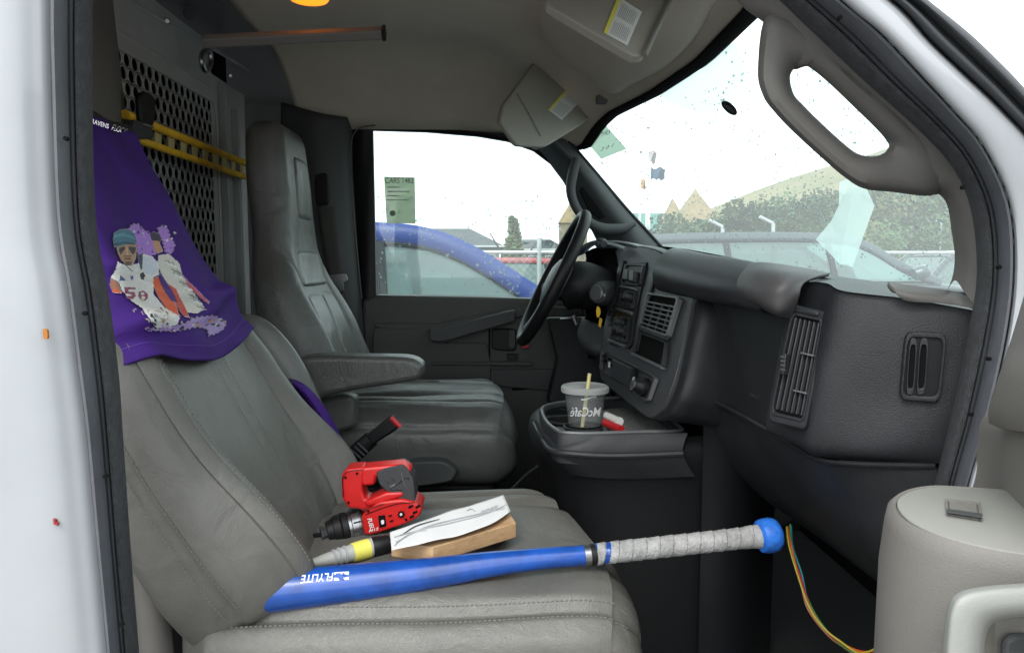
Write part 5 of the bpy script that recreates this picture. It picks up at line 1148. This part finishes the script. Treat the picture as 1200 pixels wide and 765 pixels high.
fill(zc4([(225, 335), (238, 328), (248, 345), (240, 365), (228, 358)]), Dk, .5); fill(zc4([(140, 335), (148, 345), (162, 362), (136, 365)]), (.06, .08, .2), .4); fill(zc4([(180, 340), (192, 338), (194, 352), (186, 358)]), (.1, .1, .3), .3)
# numeral 58
fill(zc4([(158, 392), (202, 392), (204, 402), (172, 402), (174, 412), (200, 414), (205, 432), (192, 445), (168, 440), (164, 430), (186, 431), (190, 424), (160, 420)]), (.25, .03, .09), .4)
fill(zc4([(218, 412), (238, 405), (256, 418), (258, 440), (246, 452), (226, 448), (216, 432)]), (.25, .03, .09), .4); fill(zc4([(226, 417), (238, 412), (246, 420), (236, 427), (228, 426)]), Wt, .1); fill(zc4([(228, 433), (242, 430), (250, 438), (243, 446), (231, 443)]), Wt, .1)
for k in range(34):
    x = 190 + rs.uniform(0, 150); y = 440 + (x - 190) * .55 + rs.uniform(-28, 50); a = rs.uniform(4, 13)
    fill(zc4([(x, y), (x + a, y + a * .4), (x + a * 1.5, y + a * 1.3), (x + a * .3, y + a * .8)]), [Dk, Go, Wt, Tn, Gr, (.35, .33, .22)][k % 6], 1.5)
# head
fill(zc4([(118, 200), (205, 195), (212, 230), (205, 270), (190, 300), (165, 298), (145, 285), (128, 250)]), Tn, .5)
fill(zc4([(106, 185), (112, 160), (135, 145), (170, 142), (200, 165), (207, 190), (204, 212), (165, 208), (130, 218), (112, 222)]), Te, .4)
fill(zc4([(112, 170), (150, 158), (200, 178), (203, 188), (150, 172), (112, 182)]), (.10, .28, .34), .3); fill(zc4([(112, 205), (160, 196), (204, 205), (203, 212), (150, 205), (113, 217)]), (.02, .07, .12), .3)
fill(zc4([(135, 222), (158, 216), (158, 228), (140, 252), (134, 238)]), Dk, .4); fill(zc4([(175, 216), (205, 222), (202, 246), (192, 252), (176, 230)]), Dk, .4)
fill(zc4([(162, 218), (171, 218), (174, 252), (160, 254)]), (.55, .33, .22), .2); fill(zc4([(155, 266), (186, 266), (184, 274), (158, 274)]), (.15, .04, .03), .2); fill(zc4([(158, 282), (190, 282), (180, 300), (165, 300)]), (.10, .06, .04), .4)
fill(zc4([(152, 256), (188, 256), (188, 262), (152, 262)]), (.12, .07, .05), .3)
# script below
fill(zc4([(245, 555), (300, 560), (400, 545), (470, 520), (540, 505), (580, 530), (595, 560), (560, 590), (520, 602), (510, 570), (470, 560), (380, 575), (260, 570)]), (.32, .22, .48), 3)
for k in range(30):
    x = 250 + rs.uniform(0, 330); y = 560 - (x - 250) * .10 + rs.uniform(-14, 34) * (1 if 300 < x < 420 or x > 500 else .3); a = rs.uniform(5, 13)
    fill(zc4([(x, y), (x + a * 1.3, y - a * .5), (x + a * 1.8, y + a * .5), (x + a * .4, y + a)]), [Wt, (.12, .04, .3), Tn, (.5, .45, .55), Dk][k % 5], 1.5)
# white contour round print
al = col[..., 3] > 0; er = al & np.roll(al, 1, 0) & np.roll(al, -1, 0) & np.roll(al, 1, 1) & np.roll(al, -1, 1); edge_ = al & ~er
col[edge_] = (.5, .45, .5, 1)
inner = np.abs(np.diff(col[..., 0], axis=1, prepend=0)) > .12
dk = inner & al & (rs.rand(Hd, Wd) < .8); col[dk, :3] *= .35
col[..., :3] *= (1 + .12 * rs.randn(Hd, Wd, 1)).clip(.6, 1.4)
ids = -np.ones((Hd + 1, Wd + 1), int); V = []; Fc = []; CL = []
def vid(i, j):
    if ids[i, j] < 0:
        h, n = cast(X0 + j * ST - ST / 2, Y0 + i * ST - ST / 2, clb)
        if h is None: return -1
        ids[i, j] = len(V); V.append(h + n * .0034)
    return ids[i, j]
for i in range(Hd):
    for j in range(Wd):
        if al[i, j]:
            q = (vid(i, j), vid(i, j + 1), vid(i + 1, j + 1), vid(i + 1, j))
            if min(q) >= 0 and max((V[q[0]] - V[q[2]]).length, (V[q[1]] - V[q[3]]).length) < .02: Fc.append(q); CL.append(col[i, j])
mp = D.materials.new('player_print'); mp.use_nodes = True; n_ = mp.node_tree.nodes
at = n_.new('ShaderNodeVertexColor'); at.layer_name = 'print'; mp.node_tree.links.new(at.outputs[0], n_['Principled BSDF'].inputs['Base Color']); n_['Principled BSDF'].inputs['Roughness'].default_value = .6
o3 = org(sh); me = D.meshes.new('player_print'); me.from_pydata([tuple(v - o3) for v in V], [], Fc); me.materials.append(mp)
at_ = me.color_attributes.new('print', 'FLOAT_COLOR', 'CORNER'); at_.data.foreach_set('color', np.repeat(np.array(CL), 4, axis=0).astype(np.float32).ravel()); me.update()
po = D.objects.new('player_print', me); C.objects.link(po); po.parent = sh; ORG[po.name] = o3; po['label'] = 'printed pair of football players in white jerseys with lettering below'
# leg of the shorts trailing down the far side of the backrest
patch('trailing_leg', [[P(u + 9, v, y) for u, v, y in ((330, 444, 1.50), (345, 449, 1.47), (362, 465, 1.462), (378, 488, 1.46), (391, 515, 1.462), (397, 542, 1.47))],
    [P(u + 9, v, y) for u, v, y in ((334, 448, 1.46), (350, 462, 1.445), (364, 482, 1.44), (378, 506, 1.44), (388, 526, 1.445), (395, 541, 1.45))],
    [P(u + 9, v, y) for u, v, y in ((338, 458, 1.49), (350, 475, 1.48), (362, 495, 1.475), (374, 514, 1.475), (385, 530, 1.475), (394, 543, 1.48))]], M_purple, sh, nu=30, nv=12, solid=.003)
# ================================================================== outside
gr = mk('ground', [(-400, -60, 0), (400, -60, 0), (400, 600, 0), (-400, 600, 0)], [(0, 1, 2, 3)], M_asph); gr['kind'] = 'structure'
M_tyre = mat('tyre_rubber', (0, 0, 0))
def car(name, label, cat, x0, y0, L, W, Hh, paint, style='suv', belt=None, group=None, flip=False, rot=0):
    root = thing(name, label, cat, (0, 0, 0), group); o0 = Vector((x0, y0, 0)); s = -1 if flip else 1
    ORG[root.name] = Vector((0, 0, 0))
    belt = belt or Hh * .62
    def X(a): return (a - .5) * L * s + x0
    wr = .34; gc = .2
    a1, a2 = .19, .81
    def arc(ac): return [(X(ac) + s * (wr + .06) * math.cos(t), wr + (wr + .06) * math.sin(t)) for t in [math.pi - math.pi * i / 10 for i in range(11)]]
    low = [(X(0.01), gc + .1)] + [(X(a1) - s * (wr + .06), gc)] + arc(a1)[1:-1] + [(X(a1) + s * (wr + .06), gc), (X(a2) - s * (wr + .06), gc)] + arc(a2)[1:-1] + [(X(a2) + s * (wr + .06), gc), (X(.99), gc + .08), (X(1.0), gc + .35), (X(.985), belt * .80), (X(.93), belt * .90), (X(.74), belt * 1.0), (X(.5), belt * .995), (X(.2), belt), (X(.02), belt), (X(0), belt * .8)]
    mk('body', *prism_vf([Vector((a, y0, b)) for a, b in low], Vector((0, W, 0))), paint, root, bevel=.07, seg=4)
    if style == 'suv': tp = [(.03, belt), (.055, Hh * .93), (.10, Hh * .985), (.30, Hh), (.42, Hh), (.488, Hh * .995), (.532, Hh * .984), (.568, Hh * .953), (.604, Hh * .90), (.654, Hh * .81), (.735, belt)]
    else: tp = [(.12, belt), (.24, Hh * .95), (.34, Hh), (.48, Hh), (.56, Hh * .95), (.72, belt)]
    ins = .16
    def yy_(z, side): k = (z - belt) / (Hh - belt) * ins + .03; return y0 + k if side == 0 else y0 + W - k
    R0 = [[Vector((X(a), yy_(z, 0), z)) for a, z in tp], [Vector((X(a), yy_(z, 1), z)) for a, z in tp]]
    # roof skin over the upper points
    up = [i for i, (a, z) in enumerate(tp) if z > Hh * .9]
    g = []
    for f in (0, .04, .15, .5, .85, .96, 1): g.append([R0[0][i].lerp(R0[1][i], f) + Vector((0, 0, .035 * math.sin(math.pi * f))) for i in up])
    V, Fc = gridmesh(g); mk('roof', V, Fc, paint, root, solid=.03)
    for sd in (0, 1):
        tube('roof_rail_arch', R0[sd], [.04, .05, .052, .052, .052, .055, .055][:len(tp)] if len(tp) == 7 else .05, paint, root, n=14, seg=60, flat=(.4, (0, 1, 0)))
        tube('window_seal', [p + Vector((0, -.012 if sd == 0 else .012, -.052)) for p in R0[sd]], .010, M_black, root, n=6, seg=50)
        vs = [p + Vector((0, .012 if sd == 0 else -.012, 0)) for p in curve(R0[sd], 40)]
        mk('side_glass', vs, [tuple(range(40))], G_car, root, smooth=False)
        for a in ((.27, .50) if style == 'suv' else (.42,)):
            zt = cr([z for q, z in tp], min(.99, (a - tp[0][0]) / (tp[-1][0] - tp[0][0])))
            tube('door_pillar', [Vector((X(a), yy_(belt, sd), belt - .02)), Vector((X(a - .01), yy_(Hh * .97, sd), Hh * .96))], .035, M_black, root, n=6)
        tube('window_trim', [Vector((X(tp[0][0]), yy_(belt, sd), belt + .01)), Vector((X(.72), yy_(belt, sd), belt + .01))], .014, M_black, root, n=6)
        mx = X(.68); my = y0 - .08 if sd == 0 else y0 + W + .08
        tube('wing_mirror', [Vector((mx - s * .10, my, belt + .10)), Vector((mx, my, belt + .12)), Vector((mx + s * .06, my, belt + .10))], [.06, .085, .04], paint, root, n=12, seg=8)
        for ac in (a1, a2): wheel(root, X(ac), y0 + (.01 if sd == 0 else W - .22), wr, wr, .21)
        for a in (.30, .50, .70): mk('door_joint', *boxvf((X(a), y0 - .001 if sd == 0 else y0 + W + .001, belt * .62), (.008, .004, belt * .6)), M_void, root, smooth=False)
        for a in (.36, .56): box('door_handle', (X(a), y0 - .015 if sd == 0 else y0 + W + .015, belt * .86), (.16, .03, .03), paint, root, bevel=.008)
        box('headlight', (X(.975), y0 + (.22 if sd == 0 else W - .22), belt * .70), (.16, .34, .14), M_chrome, root, bevel=.03)
        box('tail_light', (X(.015), y0 + (.16 if sd == 0 else W - .16), belt * .82), (.10, .26, .18), M_redp, root, bevel=.03)
    i1 = len(tp) - 1; mk('windscreen', *gridmesh([[a_.lerp(b_, f) + Vector((s * .06 * math.sin(math.pi * f), 0, .02 * math.sin(math.pi * f))) for f in (0, .1, .3, .5, .7, .9, 1)] for a_, b_ in [(R0[0][q], R0[1][q]) for q in range(len(tp)) if tp[q][0] > .55]]), G_carws, root, smooth=False)
    mk('rear_window', [R0[0][0], R0[0][1], R0[1][1], R0[1][0]], [(0, 1, 2, 3)], G_car, root, smooth=False)
    for a in (.40, .60):
        for yy2 in (.28, .72): tube('seat', [Vector((X(a), y0 + W * yy2, belt * .5)), Vector((X(a - .03), y0 + W * yy2, belt * 1.02)), Vector((X(a - .035), y0 + W * yy2, belt * 1.16))], [.24, .20, .10], M_trimg, root, n=10, seg=10, flat=(.45, (1, 0, 0)))
    if rot: root.rotation_euler = (0, 0, rot)
    return root
P_blue = mat('deep_blue_car_paint', (.010, .035, .20), .4, coat=.1, spec=.3, var=.03); P_red = mat('red_car_paint', (.30, .03, .03), .3, coat=.5); P_dark = mat('dark_grey_car_paint', (.03, .045, .055), .3, coat=.5)
P_sil = mat('silver_car_paint', (.35, .37, .38), .3, coat=.5, metal=.4); P_wht = mat('white_car_paint', (.7, .7, .7), .3, coat=.4)
car('parked_car', 'bright blue car parked right beside the driver window', 'car', -.50, 3.45, 4.6, 1.85, 1.645, P_blue, belt=1.10)
car('parked_car', 'red car parked beyond the blue car', 'car', -.6, 6.3, 4.4, 1.8, 1.50, P_red, 'sedan')
car('parked_car', 'dark grey van parked ahead beyond the windscreen', 'car', 3.75, 7.9, 4.9, 1.9, 1.76, P_dark, belt=1.25)
car('parked_car', 'dark low car parked at the right by the chain link gate', 'car', 9.5, 13.0, 4.6, 1.8, 1.64, P_dark, 'sedan')
car('parked_car', 'red pickup sized car behind the fence, left of the flagpoles', 'car', 1.0, 12.6, 4.8, 1.9, 1.50, P_red)
# fences
M_galv = mat('galvanised_steel', (.42, .43, .43), .45, metal=.5)
def fence(lab, x0, x1, y, h, step, y1=None, mesh=.11):
    r = thing('chain_link_fence', lab, 'fence', (x0, y, 0)); y1 = y if y1 is None else y1; n = max(1, int(abs(x1 - x0) / step)); a = Vector((x0, y, 0)); b = Vector((x1, y1, 0))
    for i in range(n + 1):
        p = a.lerp(b, i / n); tube('fence_post', [p, p + Vector((0, 0, h + .22))], .035, M_galv, r, n=8)
    tube('top_rail', [a + Vector((0, 0, h)), b + Vector((0, 0, h))], .028, M_galv, r, n=8)
    mb = MB(); L = (b - a).length; k = int(L / mesh); d = (b - a) / L; nrm = Vector((-d.y, d.x, 0)) * .004; t = .0028
    for i in range(-int(h / mesh), k):
        for sg in (0, 1):
            s0 = i * mesh; e0 = s0 + h
            z0_, z1_ = 0.03, h; c0_, c1_ = s0, e0
            if c0_ < 0: z0_ += -c0_; c0_ = 0
            if c1_ > L: z1_ -= (c1_ - L); c1_ = L
            if z1_ <= z0_: continue
            if sg: z0_, z1_ = h + .03 - z0_, h + .03 - z1_
            p, q = a + d * c0_ + Vector((0, 0, z0_)), a + d * c1_ + Vector((0, 0, z1_))
            w2 = Vector((0, 0, t)); mb.add(([p - w2, q - w2, q + w2, p + w2, p + nrm, q + nrm], [(0, 1, 2, 3), (0, 1, 5, 4), (3, 2, 5, 4)]))
    m = mb.build('wire_mesh', M_galv, r, smooth=False, kind='stuff'); return r
fence('long galvanised chain link fence behind the blue and grey vehicles', -9, 5.6, 11.2, 1.62, 2.4, 11.2)
fence('chain link gate section at the right edge behind the low dark car', 5.7, 12.5, 11.6, 1.62, 2.2, 11.6)
def px(u, y): return P(u, 305, y).x
def pz(u, v, y): return P(u, v, y).z
# hill
g = []
for i in range(50):
    y = 26 + 190 * (i / 49) ** 1.5; row = []
    for j in range(70):
        x = -60 + 330 * j / 69; u = 575 + x / y * 867
        hgt = 0
        k = max(0, min(1, (y - 26) / 95)); rise = max(0, min(1, (x + 2 - .12 * (y - 26) - 8) / (26 + y * .35))); hgt = 27 * (rise ** .75) * (k ** .9) + 1.2 * noise.noise(Vector((x * .04, y * .04, 0))) * k * rise * 2
        row.append(Vector((x, y, hgt - .05)))
    g.append(row)
V, Fc = gridmesh(g); hill = mk('hill', V, Fc, mat('dry_golden_grass', (.22, .17, .09), .95, col2=(.13, .13, .06), vscale=.10, bump=1, bscale=3)); hill['kind'] = 'structure'
hb = BVHTree.FromPolygons(V, Fc)
# trees: many small leaf faces
M_bark = mat('bark', (.07, .05, .035), .9); M_leaf = [mat('leaf_dark', (.045, .085, .030), .8), mat('leaf_mid', (.06, .11, .035), .8), mat('leaf_olive', (.11, .12, .045), .8)]
def crown_mesh(seed, shape='round'):
    rnd = random.Random(seed); V = []; Fc = []; Mi = []
    cl = [(Vector((rnd.gauss(0, .42), rnd.gauss(0, .42), rnd.uniform(.3, 1.0))), rnd.uniform(.18, .36)) for _ in range(16)] if shape == 'round' else [(Vector((rnd.gauss(0, .008), rnd.gauss(0, .008), z)), .15 * (1.10 - z) ** .8) for z in [.05 + i / 42 for i in range(40)]]
    for c_, r in cl:
        mi = rnd.choice([0, 0, 1, 1, 2]) if shape == 'round' else 2
        for _ in range(190 if shape == 'round' else 160):
            d = Vector((rnd.gauss(0, 1), rnd.gauss(0, 1), rnd.gauss(0, 1))).normalized() * r * rnd.uniform(.5, 1.05); p = c_ + d; s = rnd.uniform(.016, .045) * (1 if shape == 'round' else .6)
            a = Vector((rnd.gauss(0, 1), rnd.gauss(0, 1), rnd.gauss(0, 1))).normalized(); b = a.orthogonal().normalized(); k = len(V)
            V += [p + a * s, p + b * s, p - a * s, p - b * s]; Fc.append((k, k + 1, k + 2, k + 3)); Mi.append(mi if rnd.random() < .8 else 1)
    me = D.meshes.new('crown'); me.from_pydata([tuple(v) for v in V], [], Fc)
    for m in M_leaf: me.materials.append(m)
    me.polygons.foreach_set('material_index', Mi); me.update(); return me
trunk_v = tube(None, [Vector((0, 0, 0)), Vector((.02, .01, .35)), Vector((0, .02, .7))], [.045, .035, .015], None, n=8)
for e in ((.25, .1, .75), (-.22, .12, .8), (.05, -.25, .7)):
    a = tube(None, [Vector((.01, .01, .3)), Vector(e)], [.02, .006], None, n=6); o_ = len(trunk_v[0]); trunk_v = (trunk_v[0] + a[0], trunk_v[1] + [tuple(i + o_ for i in f) for f in a[1]])
trunk_me = D.meshes.new('trunk'); trunk_me.from_pydata([tuple(v) for v in trunk_v[0]], [], trunk_v[1]); trunk_me.materials.append(M_bark)
CR = [crown_mesh(i) for i in range(4)]; CY = crown_mesh(50, 'cone')
def tree(name, lab, cat, x, y, z, w_, h_, me, grp=None):
    r = thing(name, lab, cat, (x, y, z), grp)
    for nm, m in (('crown', me), ('trunk', trunk_me)):
        o = D.objects.new(nm, m); C.objects.link(o); o.parent = r; o.scale = (w_, w_, h_)
        o.rotation_euler = (0, 0, (x * 7.7) % 6.28)
rnd = random.Random(11); k = 0
for i in range(95):
    y = rnd.uniform(30, 75); u = rnd.uniform(850, 1160) if i % 5 else rnd.uniform(780, 900); x = (u - 575) / 867 * y
    h = hb.ray_cast(Vector((x, y, 100)), Vector((0, 0, -1)))[0]; z = h.z if h else 0
    vt = np.interp(u, [780, 850, 900, 950, 1000, 1160], [270, 258, 244, 234, 223, 212]); zt = CH + (305 - vt) / 867 * y
    s = min(5.5, max(0, zt - z) * rnd.uniform(.6, 1.0))
    if s < 1.0: continue
    tree('leafy_tree', ['bushy green tree at the low left end of the hillside belt', 'green tree in the middle of the hillside belt below the golden ridge', 'green tree behind the painted paper reflection in the windscreen', 'green tree at the right end of the belt, below the grab handle'][0 if u < 880 else 1 if u < 960 else 2 if u < 1030 else 3], 'tree', x, y, z - .2, s, s * 1.0, CR[i % 4], 'hillside trees')
tree('cypress_tree', 'narrow pointed evergreen behind the fence, left of the steering wheel', 'tree', px(602, 30), 30, 0, 4.2, 3.25, CY)
# low dark building and bank far to the left
M_roofd = mat('dark_slate_roof', (.05, .055, .06), .8, var=.3, vscale=.6); M_wall = mat('tan_wall', (.22, .17, .11), .8, var=.08, vscale=1); M_greenr = mat('green_metal_roof', (.03, .15, .115), .5)
M_gl = mat('dark_window_glass', (.02, .03, .035), .15)
def building(lab, x0, x1, y0, dep, hw, hr, mw, mr, nwin=5, hip=.0):
    b = thing('building', lab, 'building', ((x0 + x1) / 2, y0, 0)); cx = (x0 + x1) / 2
    box('wall', (cx, y0 + dep / 2, hw / 2), (x1 - x0, dep, hw), mw, b, bevel=0)
    o = .5; rg = [Vector((x0 - o, y0 - o, hw)), Vector((x1 + o, y0 - o, hw)), Vector((x1 + o, y0 + dep + o, hw)), Vector((x0 - o, y0 + dep + o, hw)), Vector((x0 - o + hip, y0 + dep / 2, hr)), Vector((x1 + o - hip, y0 + dep / 2, hr))]
    mk('roof', rg, [(0, 1, 5, 4), (2, 3, 4, 5), (0, 4, 3), (1, 2, 5), (0, 3, 2, 1)], mr, b, smooth=False)
    n = int((x1 - x0) / .6)
    tube('gutter', [Vector((x0 - o, y0 - o - .03, hw)), Vector((x1 + o, y0 - o - .03, hw))], .08, M_galv, b, n=6)
    for i in range(nwin):
        x = x0 + (x1 - x0) * (i + .5) / nwin; f = box('window', (x, y0 - .02, hw * .55), (1.4, .08, 1.2), M_galv, b, bevel=.01); mk('pane', *boxvf((x, y0 - .07, hw * .55), (1.2, .03, 1.0)), M_gl, f, smooth=False)
    return b
building('long low dark roofed building far beyond the blue car', px(380, 60), px(585, 60), 60, 12, 2.6, 4.3, mat('grey_green_wall', (.13, .16, .15), .8), M_roofd, 7, 3)
building('lower dark shed stepping down right of the long dark building', px(588, 64), px(660, 64), 64, 8, 2.4, 3.4, mat('grey_green_wall', (0, 0, 0)), M_roofd, 3, 5)
gb = building('tan building with a bright green metal roof beyond the flagpoles', px(738, 62), px(818, 62), 62, 9, 3.1, 5.7, M_wall, M_greenr, 3, 1.2)
def spire(u, y, w_, vb, vt, lab):
    s = thing('tower', lab, 'tower', (px(u, y), y, 0)); x = px(u, y); zb, zt = pz(u, vb, y), pz(u, vt, y)
    box('wall', (x, y, zb / 2), (w_, w_, zb), M_wall, s, bevel=0); h = w_ / 2 + .15
    mk('roof', [Vector((x - h, y - h, zb)), Vector((x + h, y - h, zb)), Vector((x + h, y + h, zb)), Vector((x - h, y + h, zb)), Vector((x, y, zt))], [(0, 1, 4), (1, 2, 4), (2, 3, 4), (3, 0, 4), (3, 2, 1, 0)], mat('tan_shingle_roof', (.25, .18, .10), .85, var=.15, vscale=2), s, smooth=False)
spire(787, 58, 1.5, 262, 232, 'small tan pointed turret on the green roofed building'); spire(813, 66, 3.4, 262, 221, 'larger tan pointed turret right of the small one')
spire(671, 64, 2.2, 262, 232, 'tan turret glimpsed between the steering wheel and far pillar')
# flagpoles and flags
def flag(lab, u, y, vtop, fl):
    r = thing('flagpole', lab, 'flagpole', (px(u, y), y, 0)); x = px(u, y)
    tube('pole', [Vector((x, y, 0)), Vector((x, y, pz(u, vtop, y)))], .07, P_wht, r, n=8)
    lathe('finial', (x, y, pz(u, vtop, y)), (x, y, pz(u, vtop, y) + .25), [(0, .03), (.5, .13), (1, .03)], M_galv, r, n=10)
    return r
f1 = flag('tallest pale flagpole, with the faded grey flag', 757, 45, 152, 0); flag('flagpole with a small red and yellow flag, left of the tallest', 749, 45, 180, 0); flag('flagpole carrying the dark blue flag', 760, 46.5, 182, 0)
def cloth_flag(lab, q, y, m, m2=None):
    fl = thing('flag', lab, 'flag', P(*q[0], y)); g = []
    a, b, c_, d = [P(u, v, y) for u, v in q]
    for i in range(14):
        g.append([a.lerp(b, j / 19).lerp(d.lerp(c_, j / 19), i / 13) + Vector((0, .25 * math.sin(j / 19 * 7 + i * .2), .06 * math.sin(j * .7))) for j in range(20)])
    V, Fc = gridmesh(g); mk('cloth', V, Fc, m, fl)
    if m2:
        for k in range(4):
            gg = [[a.lerp(b, j / 19).lerp(d.lerp(c_, j / 19), f) + Vector((0, .25 * math.sin(j / 19 * 7 + f * 13 * .2) - .03, .06 * math.sin(j * .7))) for j in range(k % 2 * 6, 20)] for f in (k * .25 + .05, k * .25 + .15)]
            V, Fc = gridmesh(gg); mk('stripe', V, Fc, m2, fl)
cloth_flag('faded grey striped flag on the tallest pole', [(757, 174), (771, 180), (768, 192), (758, 188)], 45, mat('faded_grey_cloth', (.35, .36, .38), .9), mat('faded_red_cloth', (.45, .25, .26), .9))
cloth_flag('dark blue flag flying below the grey one', [(761, 196), (781, 198), (779, 210), (763, 211)], 46.5, mat('navy_flag_cloth', (.03, .07, .13), .9), None)
cloth_flag('small red and yellow flag hanging low on its pole', [(749, 208), (757, 212), (757, 221), (750, 222)], 45, mat('red_flag_cloth', (.45, .12, .05), .9), mat('yellow_flag_cloth', (.5, .4, .08), .9))
# lamp posts in front of the hill
for (u, v, y, lab) in ((1101, 262, 30, 'thin pale lamp post on the hillside by the window edge'), (905, 262, 13, 'pale steel post behind the grey van, near the painted paper reflection'), (846, 266, 13, 'pale steel post in the middle of the windscreen view')):
    r = thing('lamp_post', lab, 'post', (px(u, y), y, 0)); x = px(u, y); zt = pz(u, v, y); tube('post', [Vector((x, y, 0)), Vector((x, y, zt))], .035, M_galv, r, n=8); tube('post_arm', [Vector((x, y, zt)), Vector((x - .25, y, zt + .12))], .03, M_galv, r, n=6)
